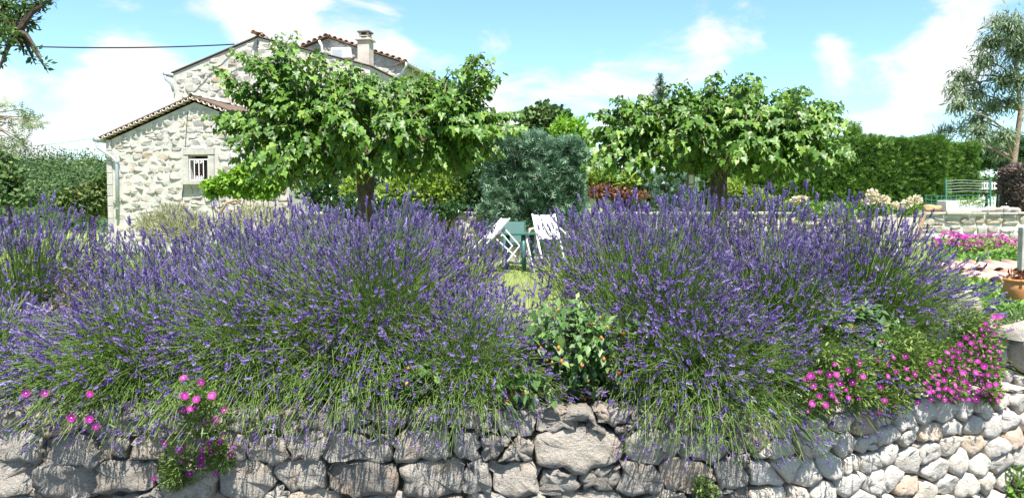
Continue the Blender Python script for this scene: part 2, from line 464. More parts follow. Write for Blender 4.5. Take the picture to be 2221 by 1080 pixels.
class MB:
    """collects boxes, bars and tubes into one mesh"""
    def __init__(self):
        self.v, self.f = [], []

    def box(self, c, s, rot=None):
        b = len(self.v)
        for sx in (-.5, .5):
            for sy in (-.5, .5):
                for sz in (-.5, .5):
                    p = Vector((sx * s[0], sy * s[1], sz * s[2]))
                    if rot is not None:
                        p = rot @ p
                    self.v.append(tuple(p + Vector(c)))
        for q in ((0, 1, 3, 2), (4, 6, 7, 5), (0, 4, 5, 1), (2, 3, 7, 6), (0, 2, 6, 4), (1, 5, 7, 3)):
            self.f.append(tuple(b + i for i in q))
        return self

    def tube(self, pts, rad, sides=8, cap=True):
        pts = [Vector(p) for p in pts]
        if isinstance(rad, (int, float)):
            rad = [rad] * len(pts)
        b = len(self.v)
        ref = Vector((0.13, 0.31, 0.94))
        for i, p in enumerate(pts):
            t = (pts[min(i + 1, len(pts) - 1)] - pts[max(i - 1, 0)]).normalized()
            if abs(t.dot(ref)) > 0.95:
                ref = Vector((0.9, 0.3, 0.1))
            x = t.cross(ref).normalized()
            y = t.cross(x)
            for j in range(sides):
                a = 2 * math.pi * j / sides
                self.v.append(tuple(p + (x * math.cos(a) + y * math.sin(a)) * rad[i]))
        for i in range(len(pts) - 1):
            for j in range(sides):
                self.f.append((b + i * sides + j, b + i * sides + (j + 1) % sides, b + (i + 1) * sides + (j + 1) % sides, b + (i + 1) * sides + j))
        if cap:
            self.f.append(tuple(b + j for j in reversed(range(sides))))
            self.f.append(tuple(b + (len(pts) - 1) * sides + j for j in range(sides)))
        return self

    def bar(self, a, b, w, h=None):
        """rectangular bar from a to b"""
        a, b = Vector(a), Vector(b)
        d = b - a
        q = d.to_track_quat('Y', 'Z').to_matrix()
        return self.box((a + b) / 2, (w, d.length, h or w), q)

    def poly(self, pts):
        b = len(self.v)
        self.v += [tuple(p) for p in pts]
        self.f.append(tuple(range(b, b + len(pts))))
        return self

    def prism(self, pts, ext):
        """planar polygon pushed along ext"""
        ext = Vector(ext)
        b = len(self.v)
        n = len(pts)
        self.v += [tuple(Vector(p)) for p in pts] + [tuple(Vector(p) + ext) for p in pts]
        self.f.append(tuple(b + i for i in reversed(range(n))))
        self.f.append(tuple(b + n + i for i in range(n)))
        for i in range(n):
            j = (i + 1) % n
            self.f.append((b + i, b + j, b + n + j, b + n + i))
        return self

    def lathe(self, c, prof, sides=20):
        b = len(self.v)
        for r, z in prof:
            for j in range(sides):
                a = 2 * math.pi * j / sides
                self.v.append((c[0] + r * math.cos(a), c[1] + r * math.sin(a), c[2] + z))
        for i in range(len(prof) - 1):
            for j in range(sides):
                self.f.append((b + i * sides + j, b + i * sides + (j + 1) % sides, b + (i + 1) * sides + (j + 1) % sides, b + (i + 1) * sides + j))
        return self

    def mesh(self, name, smooth=False, bevel=0):
        me = bpy.data.meshes.new(name)
        me.from_pydata(self.v, [], self.f)
        me.update()
        if smooth:
            me.shade_smooth()
        return me

    def build(self, name, mat, parent=None, smooth=False, bevel=0.0, **props):
        o = link(name, self.mesh(name, smooth), mat, parent, **props)
        if bevel:
            bm = o.modifiers.new('bevel', 'BEVEL')
            bm.width = bevel
            bm.segments = 2
        return o


# ------------------------------------------------------------------ the lie of the land
WALL_Y, BEND_X = 3.2, 1.0
BEND = R(21)
TOP_Z = 0.72


def wall_pt(s):
    """plan of the front wall face: s = x on the straight part, then bending away to the right; (point, outward normal)"""
    ang = BEND * min(1, max(0, (s - (BEND_X - .35)) / .7))
    if s <= BEND_X - .35:
        return Vector((s, WALL_Y, 0)), Vector((0, -1, 0))
    x, y = BEND_X - .35, WALL_Y
    st = 0.02
    q = BEND_X - .35
    while q < s:
        d = min(st, s - q)
        a = BEND * min(1, max(0, (q - (BEND_X - .35)) / .7))
        x += math.cos(a) * d
        y += math.sin(a) * d
        q += d
    return Vector((x, y, 0)), Vector((math.sin(ang), -math.cos(ang), 0))


_ws = np.linspace(-6, 7, 261)
_wx = np.array([wall_pt(s)[0].x for s in _ws])
_wy = np.array([wall_pt(s)[0].y for s in _ws])


def wally(x):
    return np.interp(x, _wx, _wy)


def sstep(a, b, x):
    t = np.clip((x - a) / (b - a), 0, 1)
    return t * t * (3 - 2 * t)


def gz(x, y):
    """height of the terrace behind the front wall"""
    x, y = np.asarray(x, float), np.asarray(y, float)
    v = y - wally(x)
    z = 0.70 - 0.27 * sstep(0.9, 5.0, v)
    bank = sstep(0.44 * y, 0.56 * y, x) * sstep(0.3, 1.2, v)
    z = z + bank * (0.86 + 0.008 * (y - 5) - z)
    back = sstep(16.60, 16.64, y) * sstep(-5.2, -3.6, x)
    z = z + back * (1.42 - z)
    drop = sstep(24, 60, y) * sstep(-4, -14, x)
    z = z - 3.5 * drop
    return z + 0.02 * np.sin(x * 3.1 + y * 1.7) * np.cos(y * 2.3 - x)


xs = np.concatenate([[-600, -250, -120, -60, -30, -20, -14, -10], np.arange(-8, 12.01, .4), [13, 14, 16, 18, 22, 30, 45, 80, 160, 300, 600]])
vsx = np.concatenate([np.arange(.30, 2, .17), np.arange(2.1, 12.8, .4), [13.0, 13.3, 13.34, 13.38, 13.42, 13.46, 13.5, 13.8, 14.5, 16, 18, 21, 25, 32, 42, 60, 90, 150, 300, 800, 2500]])
V, Q = [], []
front = [(-40, 0.0), (-8, 0.0), (-2, 0.0), (0.12, 0.0), (0.20, 0.62)]
for x in xs:
    wy = float(wally(x))
    for v, z in front:
        V.append((x, wy + v, z - .02 * (z < .1)))
    for v in vsx:
        # straighten the rows with distance so that the back step stays level
        y = (wy + v) if v < 3 else (WALL_Y + v + (wy - WALL_Y) * max(0, 1 - (v - 3) / 6))
        V.append((x, y, float(gz(x, y))))
nr = len(front) + len(vsx)
for i in range(len(xs) - 1):
    for j in range(nr - 1):
        Q.append((i * nr + j, (i + 1) * nr + j, (i + 1) * nr + j + 1, i * nr + j + 1))
link('ground', mesh_np('ground', np.array(V), [np.array(Q)], smooth=True), M_ground, kind='structure')
mb = MB()
for a, b in zip(np.linspace(-30, 6, 19)[:-1], np.linspace(-30, 6, 19)[1:]):
    mb.poly([(a, -36, 0.0), (b, -36, 0.0), (b, float(wally(b)) + .05, 0.0), (a, float(wally(a)) + .05, 0.0)])
mb.build('road', M_road, kind='structure')

# wooded hill far to the left
hx = np.linspace(-420, 40, 40)
hy = np.linspace(110, 460, 32)


def hillz(x, y):
    r = -9 + sstep(120, 330, y) * 29.5
    r = r * (0.62 + 0.38 * sstep(-60, -190, x)) + 1.6 * np.sin(x * .045) + 1.5 * np.sin(y * .05 + x * .02)
    return r


HX, HY = np.meshgrid(hx, hy, indexing='ij')
V = np.stack([HX, HY, hillz(HX, HY)], -1).reshape(-1, 3)
nn = len(hy)
Q = [(i * nn + j, (i + 1) * nn + j, (i + 1) * nn + j + 1, i * nn + j + 1) for i in range(len(hx) - 1) for j in range(nn - 1)]
M_hill = plain('hill_forest_floor', (0.035, 0.055, 0.018), 0.95, scale=0.05, noise=0.2)
link('hill', mesh_np('hill', V, [np.array(Q)], smooth=True), M_hill, kind='structure')


def blob_leaves(centers, radii, n, rough=0.25):
    """points and outward normals on lumpy balls: centers (K,3), radii (K,3)"""
    k_ = rng.integers(0, len(centers), n)
    d = rand_dirs(n)
    r = (1 - rough) + rough * rng.random(n) ** .5 * 1.5
    P = centers[k_] + d * radii[k_] * r[:, None]
    return P, d, k_


nt = 3000
ty = 130 + 220 * rng.random(nt) ** .8
tx = ty * rng.uniform(-.86, -.40, nt)
keep = ~((np.abs(tx / ty + .545) < .018) & (np.abs(ty - 235) < 9))
tx, ty = tx[keep], ty[keep]
tr = .8 + 2.9 * rng.random(len(tx)) ** 2.2
C = np.stack([tx, ty, hillz(tx, ty) + tr * rng.uniform(.5, 1.5, len(tx))], 1)
P, d, kk = blob_leaves(C, np.stack([tr, tr, tr * 1.05], 1), 105000, .25)
sel = (d[:, 1] < .3)
P, d, kk = P[sel], d[sel], kk[sel]
up = d * .8 + rand_dirs(len(P)) * .6
tv = np.clip(.45 + .35 * np.sin(C[:, 0] * .11 + 2 * np.sin(C[:, 1] * .05)) * np.sin(C[:, 1] * .09) + rng.normal(0, .22, len(C)), 0, 1)
link('woodland', scatter('woodland', T_DIAM, P, frames(rand_dirs(len(P)), up), rng.uniform(.45, .85, len(P)), var=np.clip(tv[kk] ** 1.5 * .85 + rng.random(len(P)) * .15, 0, 1)), L_far,
     label='mixed green wood covering the far hillside', cat='wood', kind='stuff')


# ------------------------------------------------------------------ stones
def chaikin(P, r=.22):
    out_ = []
    n = len(P)
    for i in range(n):
        a, b = np.array(P[i]), np.array(P[(i + 1) % n])
        out_ += [a * (1 - r) + b * r, a * r + b * (1 - r)]
    return out_


def resample(P, n):
    P = np.array(list(P) + [P[0]])
    L = np.concatenate([[0], np.cumsum(np.linalg.norm(np.diff(P, axis=0), axis=1))])
    t = np.linspace(0, L[-1], n, endpoint=False)
    return np.stack([np.interp(t, L, P[:, 0]), np.interp(t, L, P[:, 1])], 1)


def stone_mesh(name, poly, depth, bulge, to_world, n=12, rough=.012, rnd=.2, origin=None):
    """poly: (u, z) outline on the wall face -> closed stone with an uneven front"""
    q = poly
    for _ in range(2):
        q = chaikin(q, rnd)
    q = resample(q, n)
    c = q.mean(0)
    size = np.sqrt(np.ptp(q[:, 0]) * np.ptp(q[:, 1]))
    q = q + rng.normal(0, rough * .5, q.shape)
    tilt = rng.normal(0, .15, 2)
    rings = [(1.0, -depth), (1.0, -bulge * .2), (.96, bulge * .75), (.62, bulge * .98)]
    V = []
    for s, wv in rings:
        for p in q:
            e = c + (p - c) * s
            ww = wv
            if wv > 0:
                ww = wv + rng.normal(0, rough * .55) + (e - c) @ tilt
            V.append((e[0], e[1], ww))
    V.append((c[0], c[1], bulge + rng.normal(0, rough * .5)))
    F4, F3 = [], []
    for i in range(len(rings) - 1):
        for j in range(n):
            F4.append((i * n + j, i * n + (j + 1) % n, (i + 1) * n + (j + 1) % n, (i + 1) * n + j))
    b = (len(rings) - 1) * n
    for j in range(n):
        F3.append((b + j, b + (j + 1) % n, b + n))
    W = np.array([to_world(*v) for v in V])
    o_ = np.array(to_world(c[0], c[1], 0)) if origin is None else np.array(origin)
    return mesh_np(name, W - o_, [np.array(F4), np.array(F3)], smooth=True), o_


def clip_half(poly, p, nrm):
    out_ = []
    m_ = len(poly)
    for i in range(m_):
        a, b = poly[i], poly[(i + 1) % m_]
        da, db = (a - p) @ nrm, (b - p) @ nrm
        if da <= 0:
            out_.append(a)
        if (da < 0 < db) or (db < 0 < da):
            out_.append(a + (b - a) * (da / (da - db)))
    return out_


def cells(pts, box, asp=1.0, wgt=None):
    """Voronoi cells of pts inside box (u0,u1,z0,z1); asp stretches cells along u"""
    P = np.array(pts) * np.array([1 / asp, 1])
    res = []
    u0, u1, z0, z1 = box
    u0, u1 = u0 / asp, u1 / asp
    for i, p in enumerate(P):
        d = np.linalg.norm(P - p, axis=1)
        near = np.argsort(d)[1:18]
        r = d[near[-1]] if len(near) else 1
        poly = [np.array(v) for v in ((max(u0, p[0] - r), max(z0, p[1] - r)), (min(u1, p[0] + r), max(z0, p[1] - r)), (min(u1, p[0] + r), min(z1, p[1] + r)), (max(u0, p[0] - r), min(z1, p[1] + r)))]
        for j in near:
            dd_ = ((P[j] - p) ** 2).sum()
            sh = 0 if wgt is None else np.clip((wgt[i] - wgt[j]) / (2 * dd_), -.3, .3)
            mid = p + (P[j] - p) * (.5 + sh)
            poly = clip_half(poly, mid, P[j] - p)
            if len(poly) < 3:
                break
        if len(poly) >= 3:
            res.append([v * np.array([asp, 1]) for v in poly])
    return res


def shrink(poly, gap):
    c = np.mean(poly, axis=0)
    ext = np.ptp(np.array(poly), axis=0)
    s = np.maximum(1 - 2 * gap / np.maximum(ext, .02), .5)
    return [c + (np.array(v) - c) * s for v in poly]


def course_rects(u0, u1, z0, z1, hs, wr, jit=.012):
    """rough courses of stones from the top down"""
    res = []
    z = z1
    while z > z0 + .04:
        h = min(rng.uniform(*hs), z - z0)
        u = u0 - rng.uniform(0, wr[1] * .6)
        while u < u1:
            wd = rng.uniform(*wr)
            parts = [(z - h, z)]
            if rng.random() < .16 and h > .12:
                m_ = z - h * rng.uniform(.4, .6)
                parts = [(z - h, m_), (m_, z)]
            for a, b in parts:
                quad = [np.array(v) + rng.normal(0, jit, 2) for v in ((u, a), (u + wd, a), (u + wd, b), (u, b))]
                res.append(quad)
            u += wd
        z -= h
    return res


# ------------------------------------------------------------------ front retaining wall
def front_world(s, z, wv):
    p_, n_v = wall_pt(s)
    return (p_.x + n_v.x * wv, p_.y + n_v.y * wv, z)


wall = root('retaining_wall', 'grey granite retaining wall under the overhanging lavender in front', 'stone wall', (0, WALL_Y, 0))


def ps(px):
    return (px - CX) / FPX * WALL_Y


def pz(py):
    return CAM_Z - (py - HORIZON) / FPX * WALL_Y


polys = []
rows = [
    (pz(893), pz(934), [-700, -560, -470, -330, -240, -150, -60, 40, 160, 330, 415, 480, 560, 640, 720, 800, 880, 960, 1060, 1165, 1292, 1370, 1450, 1540, 1630]),
    (pz(934), pz(1011), [-700, -600, -420, -330, -190, -60, 78, 200, 268, 352, 436, 526, 612, 704, 850, 978, 1040, 1100, 1155, 1354, 1480, 1590, 1640]),
    (pz(1011), pz(1086), [-700, -560, -450, -300, -200, -80, 68, 196, 322, 460, 590, 700, 864, 1002, 1066, 1172, 1258, 1345, 1440, 1560, 1640]),
]
seeds, wts = [], []
ASP = 1.7
for zt, zb, edges in rows:
    for a, b in zip(edges[:-1], edges[1:]):
        ua, ub = ps(a), ps(b)
        seeds.append(((ua + ub) / 2, (zt + zb) / 2 + rng.normal(0, .010)))
        wts.append(((ub - ua) / 2 / ASP) ** 2)
        if rng.random() < .22:        # a small wedge stone in the joint
            seeds.append((ub + rng.normal(0, .012), zb + rng.choice((.015, -.01))))
            wts.append(.0009)
z = pz(1086)
while z > .02:
    h = rng.uniform(.10, .16)
    u = ps(-700)
    while u < ps(1640):
        wd = rng.uniform(.12, .34)
        seeds.append((u + wd / 2, z - h / 2 + rng.normal(0, .012)))
        wts.append((wd / 2 / ASP) ** 2)
        u += wd
    z -= h
polys = [q for q in cells(seeds, (ps(-700), ps(1640) + .001, 0.0, pz(893)), ASP, wts) if np.ptp(np.array(q)[:, 0]) > .02 and np.ptp(np.array(q)[:, 1]) > .015]
# right of the bend: smaller, rounder dry stones
S0, S1 = ps(1640), 2.62
pts = []
z = .03
r_ = 0
while z < .72:
    hh = rng.uniform(.085, .12)
    s = S0 + (.07 if r_ % 2 else .0)
    while s < S1:
        wd = rng.uniform(.07, .17)
        pts.append((s + wd / 2 + rng.normal(0, .014), z + hh / 2 + rng.normal(0, .022)))
        s += wd
    z += hh
    r_ += 1
rp = cells(pts, (S0 + .003, S1, 0, .73), 1.15)
for kpoly, (plist, mat_, gap) in enumerate(((polys, M_wallstone, .0025), (rp, M_drystone, .0048))):
    for q in plist:
        q = shrink(q, gap)
        big = np.ptp(np.array(q)[:, 0]) > .3
        me, o_ = stone_mesh('stone', q, .13, rng.uniform(.004, .016) if kpoly == 0 else rng.uniform(.014, .03), front_world, n=20 if kpoly == 0 else 14, rough=.015 if kpoly == 0 else .009, rnd=.035 if big else .06)
        ob = link('stone', me, mat_, wall)
        ob.location = Vector(o_) - Vector(wall.location)
# earth and small rubble behind the joints
mb = MB()
ss = np.linspace(-3.6, 3.6, 60)
for a, b in zip(ss[:-1], ss[1:]):
    A, B = front_world(a, 0, -.045), front_world(b, 0, -.045)
    A2, B2 = front_world(a, 0, -.30), front_world(b, 0, -.30)
    t_ = .66
    mb.poly([(A[0], A[1], 0), (B[0], B[1], 0), (B[0], B[1], t_), (A[0], A[1], t_)])
    mb.poly([(A[0], A[1], t_), (B[0], B[1], t_), (B2[0], B2[1], t_ + .02), (A2[0], A2[1], t_ + .02)])
core = mb.build('earth_core', M_core, wall)
core.location = -Vector(wall.location)

# taller pier at the right-hand end of the wall
pier = root('wall_pier', 'taller pale stone pier closing the dry stone wall beside the clay pot', 'stone wall', (0, 0, 0))
pts = []
z = .03
while z < 1.0:
    hh = rng.uniform(.09, .15)
    s = 2.62
    while s < 3.9:
        wd = rng.uniform(.11, .22)
        pts.append((s + wd / 2, z + hh / 2 + rng.normal(0, .015)))
        s += wd
    z += hh
pl = front_world(2.62, 0, 0)
pier.location = pl
for q in cells(pts, (2.63, 3.9, 0, .98), 1.3):
    me, o_ = stone_mesh('stone', shrink(q, .004), .14, rng.uniform(.02, .04), front_world, n=12, rough=.011)
    ob = link('stone', me, M_drystone, pier)
    ob.location = Vector(o_) - Vector(pl)
mb = MB()
ss = np.linspace(2.64, 3.9, 12)
for a, b in zip(ss[:-1], ss[1:]):
    A, B, A2, B2 = (Vector(front_world(q, 0, wv)) for q, wv in ((a, -.04), (b, -.04), (a, -.4), (b, -.4)))
    u_ = Vector((0, 0, .95))
    mb.poly([A, B, B + u_, A + u_]).poly([A + u_, B + u_, B2 + u_, A2 + u_])
e0, e1 = Vector(front_world(2.64, 0, -.04)), Vector(front_world(2.64, 0, -.4))
mb.poly([e1, e0, e0 + Vector((0, 0, .95)), e1 + Vector((0, 0, .95))])
ob = mb.build('earth_core', M_core, pier)
ob.location = -Vector(pl)
pd = (Vector(front_world(2.64, 0, -.4)) - Vector(front_world(2.64, 0, 0))).normalized()
pu = (Vector(front_world(2.9, 0, 0)) - Vector(front_world(2.64, 0, 0))).normalized()
pe = Vector(front_world(2.64, 0, 0))
for q in course_rects(0, .42, .55, .97, (.12, .2), (.14, .26), .012):
    me, o_ = stone_mesh('stone', shrink(q, .004), .05, .02, lambda u, z, wv: tuple(pe + pd * u - pu * wv + Vector((0, 0, z))), n=12, rough=.011, rnd=.1)
    ob = link('stone', me, M_drystone, pier)
    ob.location = Vector(o_) - Vector(pl)
for i in range(4):
    c_ = pe + pu * (.14 + i * .33) + pd * .19 + Vector((0, 0, .985))
    me, o_ = stone_mesh('capstone', [np.array(v) + rng.normal(0, .015, 2) for v in ((-.16, -.22), (.16, -.22), (.16, .22), (-.16, .22))], .04, .02, lambda u, z, wv: tuple(c_ + pu * u + pd * z + Vector((0, 0, wv))), n=14, rough=.012, rnd=.1)
    ob = link('capstone', me, M_drystone, pier)
    ob.location = Vector(o_) - Vector(pl)

# ------------------------------------------------------------------ stone houses
HROT = R(-10.5)
HU = Vector((math.cos(HROT), math.sin(HROT), 0))          # along the gable fronts, to the right
HN = Vector((math.sin(HROT), -math.cos(HROT), 0))         # out of the gable fronts, towards the road


def tile_mesh(rad, length, down, thick=.014, seg=6):
    """half-round canal tile, axis along +y, hollow below (or above when down)"""
    sgn = -1 if down else 1
    V, F = [], []
    for y, rr in ((0, 1.0), (length, .88)):
        for r2 in (rad * rr, rad * rr - thick):
            for j in range(seg + 1):
                a = math.pi * j / seg
                V.append((r2 * math.cos(a), y, sgn * r2 * math.sin(a)))
    n = seg + 1
    for j in range(seg):
        F += [(j, j + 1, 2 * n + j + 1, 2 * n + j), (n + j + 1, n + j, 3 * n + j, 3 * n + j + 1), (j + 1, j, n + j, n + j + 1), (2 * n + j, 2 * n + j + 1, 3 * n + j + 1, 3 * n + j)]
    F += [(0, 2 * n, 3 * n, n), (seg, n + seg, 3 * n + seg, 2 * n + seg)]
    return mesh_np('tile', np.array(V), [np.array(F)], smooth=False)


class House:
    def __init__(self, name, label, corner, width, eave, apex_u, apex, zbase, depth, ov=.28):
        """corner: left foot of the gable front; eave / apex heights in world z"""
        self.o = root(name, label, 'house', (corner.x, corner.y, zbase))
        self.o.rotation_euler = (0, 0, HROT)
        self.w, self.zb, self.d = width, zbase, depth
        self.ev, self.au, self.ap = eave - zbase, apex_u, apex - zbase
        self.ov = ov

    def top(self, u):
        if u < self.au:
            return self.ev + (self.ap - self.ev) * u / self.au
        return self.ev_r() + (self.ap - self.ev_r()) * (self.w - u) / (self.w - self.au)

    def ev_r(self):
        return self.ev

    def body(self, hole=None, mat=M_mortar):
        """gable front with a window hole, side and rear walls (local: x along front, y into the house)"""
        mb = MB()
        w_, d_ = self.w, self.d
        if hole:
            a, b, c, e = hole
            mb.poly([(0, 0, 0), (a, 0, 0), (a, 0, self.top(a)), (0, 0, self.top(0))])
            ptop = [(b, 0, self.top(b)), (a, 0, self.top(a))] if not a < self.au < b else [(b, 0, self.top(b)), (self.au, 0, self.ap), (a, 0, self.top(a))]
            mb.poly([(a, 0, 0), (b, 0, 0), (b, 0, c), (a, 0, c)])
            mb.poly([(a, 0, e), (b, 0, e)] + ptop)
            rest = [(b, 0, 0), (w_, 0, 0), (w_, 0, self.top(w_))]
            if b < self.au:
                rest.append((self.au, 0, self.ap))
            rest.append((b, 0, self.top(b)))
            mb.poly(rest)
            t = .26
            mb.poly([(a, 0, c), (b, 0, c), (b, t, c), (a, t, c)]).poly([(a, t, e), (b, t, e), (b, 0, e), (a, 0, e)])
            mb.poly([(a, 0, c), (a, t, c), (a, t, e), (a, 0, e)]).poly([(b, t, c), (b, 0, c), (b, 0, e), (b, t, e)])
        else:
            mb.poly([(0, 0, 0), (w_, 0, 0), (w_, 0, self.top(w_)), (self.au, 0, self.ap), (0, 0, self.top(0))])
        mb.poly([(0, d_, 0), (0, 0, 0), (0, 0, self.top(0)), (0, d_, self.top(0))])
        mb.poly([(w_, 0, 0), (w_, d_, 0), (w_, d_, self.top(w_)), (w_, 0, self.top(w_))])
        mb.poly([(w_, d_, 0), (0, d_, 0), (0, d_, self.top(0)), (self.au, d_, self.ap), (w_, d_, self.top(w_))])
        self.wall = mb.build('wall', mat, self.o)
        return self.wall

    def stones(self, zmin, hs, wr, skip=None, bulge=.013):
        rects = course_rects(.03, self.w - .02, zmin, self.ap, hs, wr, .022)
        tw = lambda u, z, wv: (u, -wv, z)
        for q in rects:
            Aq = np.array(q)
            c = Aq.mean(0)
            if c[0] < .05 or c[0] > self.w - .05 or c[1] > self.top(c[0]) - .10:
                continue
            q = [np.array((min(max(v[0], .02), self.w - .02), min(v[1], self.top(min(max(v[0], 0), self.w)) - .03))) for v in q]
            if np.ptp(np.array(q)[:, 1]) < .05 or np.ptp(np.array(q)[:, 0]) < .06:
                continue
            if skip and any(a < Aq[:, 0].max() and Aq[:, 0].min() < b and c0 < Aq[:, 1].max() and Aq[:, 1].min() < e for a, b, c0, e in skip):
                continue
            me, o_ = stone_mesh('stone', shrink(q, rng.uniform(.0, .012)), .05, rng.uniform(.25, 1.0) * bulge, tw, n=10, rough=.013, rnd=.08)
            ob = link('stone', me, M_housestone, self.wall)
            ob.location = o_

    def roof(self, rad, down, mat, step=None, left=True, right=True, ridge=True, edge=M_roofwood):
        """two thin slopes and the row of half-round tiles along the rake"""
        ov, d_ = self.ov, self.d
        th = .03
        sl_l = (self.ap - self.ev) / self.au
        sl_r = (self.ap - self.ev) / (self.w - self.au)
        mb = MB()
        for side, sl in ((-1, sl_l), (1, sl_r)):
            ue = -ov if side < 0 else self.w + ov
            ze = self.ev - ov * sl
            lift = 2 * rad if down else .03
            pr = [(self.au, -ov, self.ap + lift), (ue, -ov, ze + lift), (ue, -ov, ze + lift + th), (self.au, -ov, self.ap + lift + th)]
            mb.prism(pr if side > 0 else pr[::-1], (0, d_ + 2 * ov, 0))
        self.rf = mb.build('roof', edge, self.o)
        me = tile_mesh(rad, ov + .12, down)
        step = step or rad * 2.1
        for side, on, sl, uspan in ((-1, left, sl_l, self.au), (1, right, sl_r, self.w - self.au)):
            if not on:
                continue
            n = int((uspan + ov) / (step * math.cos(math.atan(sl))))
            for i in range(n + 1):
                du = (i + .5 * (side > 0) * 1.0) * (uspan + ov) / (n + .5)
                u = self.au + side * du
                z = self.ap - sl * du + (2 * rad if down else .03) + (-.012 if down else th + .004)
                ob = link('tile', me, mat, self.rf)
                ob.location = (u, -ov - .02, z - (0 if down else .0))
                ob.rotation_euler = (rng.normal(0, .03), side * math.atan(sl) + rng.normal(0, .05), rng.normal(0, .03))
        if ridge:
            me2 = tile_mesh(rad * 1.15, .42, False)
            for i in range(int(d_ / .36)):
                ob = link('ridge_tile', me2, mat, self.rf)
                ob.location = (self.au, -ov - .04 + i * .36, self.ap + (2 * rad if down else .03) + th - .02)
                ob.rotation_euler = (rng.normal(0, .03), rng.normal(0, .04), rng.normal(0, .04))


def on_front(px, py, P0):
    """point on the vertical front plane through P0 seen at this pixel"""
    d_ = pxdir(px, py)
    o_ = Vector((0, 0, CAM_Z))
    t = (P0 - o_).dot(HN) / d_.dot(HN)
    return o_ + d_ * t


def front_uv(h, px, py):
    p_ = on_front(px, py, Vector(h.o.location))
    return (p_ - Vector(h.o.location)).dot(HU), p_.z - h.zb


# low annex with the barred window
C1 = at(236, 480, 21.5)
e1 = on_front(236, 307, C1)
a1 = on_front(427, 222, C1)
w1 = (a1 - e1).dot(HU) * 2.0
annex = House('stone_annex', 'low pale stone annex with barred window left of the mulberry', Vector((C1.x, C1.y, 0)), w1, e1.z, (a1 - e1).dot(HU), a1.z, 0.3, 6.0, .15)
wa, wc = front_uv(annex, 412, 393)
wb, we = front_uv(annex, 453, 338)
annex.body((wa, wb, wc, we))
lt0, lt1 = front_uv(annex, 400, 337), front_uv(annex, 466, 320)
sl0, sl1 = front_uv(annex, 404, 405), front_uv(annex, 456, 394)
annex.stones(.3, (.13, .22), (.17, .42), skip=[(wa - .17, wb + .18, sl0[1], lt1[1] + .01), (-1, .16, -1, 9)])
mb = MB()
mb.box(((lt0[0] + lt1[0]) / 2, -.02, (lt0[1] + lt1[1]) / 2), (lt1[0] - lt0[0], .12, lt1[1] - lt0[1]))
mb.build('lintel', M_dressed, annex.wall, bevel=.012)
for k_, (a, b) in enumerate(((wa - .16, wa - .004), (wb + .004, wb + .17))):
    MB().box(((a + b) / 2, -.018, (wc + we) / 2), (b - a, .1, we - wc - .01)).build('jamb', M_dressed, annex.wall, bevel=.01)
win = link('window', None, parent=annex.o)
win.location = (0, 0, 0)
MB().box(((wa + wb) / 2, -.05, wc - .05), (wb - wa + .34, .22, .10)).build('sill', M_dressed, win, bevel=.01)
MB().box(((wa + wb) / 2, .30, (wc + we) / 2), (wb - wa + .1, .02, we - wc + .1)).build('dark_pane', M_dark, win)
mb = MB()
for i in range(9):
    x = wa + (wb - wa) * (i + .5) / 9
    if 3 < i < 5:
        continue
    mb.box((x, .26 + .012 * (i % 2), (wc + we) / 2 - .02), ((wb - wa) / 9 * .92, .012, (we - wc) * .86))
mb.build('curtain', M_curtain, win)
ztop, zbot = we - .10, wc + .03
for i in range(5):
    x = wa + .02 + (wb - wa - .04) * i / 4
    MB().tube([(x, -.02, zbot), (x, -.02, ztop)], .011, 6).build('bar', M_white, win)
for z in (zbot, ztop):
    MB().box(((wa + wb) / 2, -.02, z), (wb - wa, .016, .025)).build('rail', M_white, win)
for z, sg in ((ztop - .07, 1), (zbot + .07, -1)):
    for cx in (.375, .625):
        x = wa + .02 + (wb - wa - .04) * cx
        MB().tube([(x + .035 * math.cos(t) * (1 - t / 14), -.02, z + sg * .045 * math.sin(t) * (1 - t / 14)) for t in np.linspace(0, 7.5, 18)], .008, 5).build('scroll', M_white, win)
# corner quoins of dressed stone
z = .0
i = 0
while z < annex.ev - .25:
    h_ = rng.uniform(.26, .36)
    wd = .16
    MB().box((wd / 2 - .004, .05 - .012, z + h_ / 2), (wd, .14, h_ - .012)).build('quoin', M_dressed, annex.wall, bevel=.012)
    z += h_
    i += 1
annex.roof(.07, True, M_tileold, step=.17)
# zinc gutter end and downpipe
def fr(px, py, out=.12):
    u_, z_ = front_uv(annex, px, py)
    return (u_, -out, z_)
dp = link('downpipe', None, parent=annex.o)
MB().tube([fr(219, 312, .16), fr(222, 322, .16), fr(250, 342, .10), fr(257, 352, .08), fr(258, 375, .08), fr(259, 470, .08)], .045, 10).build('pipe', M_zinc, dp, smooth=True)
mb = MB()
g0 = fr(218, 304, .22)
mb.tube([g0, (g0[0], 6.0, g0[2])], .075, 10)
mb.build('gutter', M_zinc, annex.o, smooth=True)
for py in (352, 452):
    MB().tube([(fr(258, py)[0], -.08, fr(258, py)[2] - .02), (fr(258, py)[0], -.08, fr(258, py)[2] + .02)], .056, 10).build('collar', M_zinc, dp)
MB().tube([fr(408, 243, .02), fr(404, 300, .02), fr(400, 380, .02), fr(396, 435, .02)], .008, 5).build('wall_cable', M_cable, annex.o)

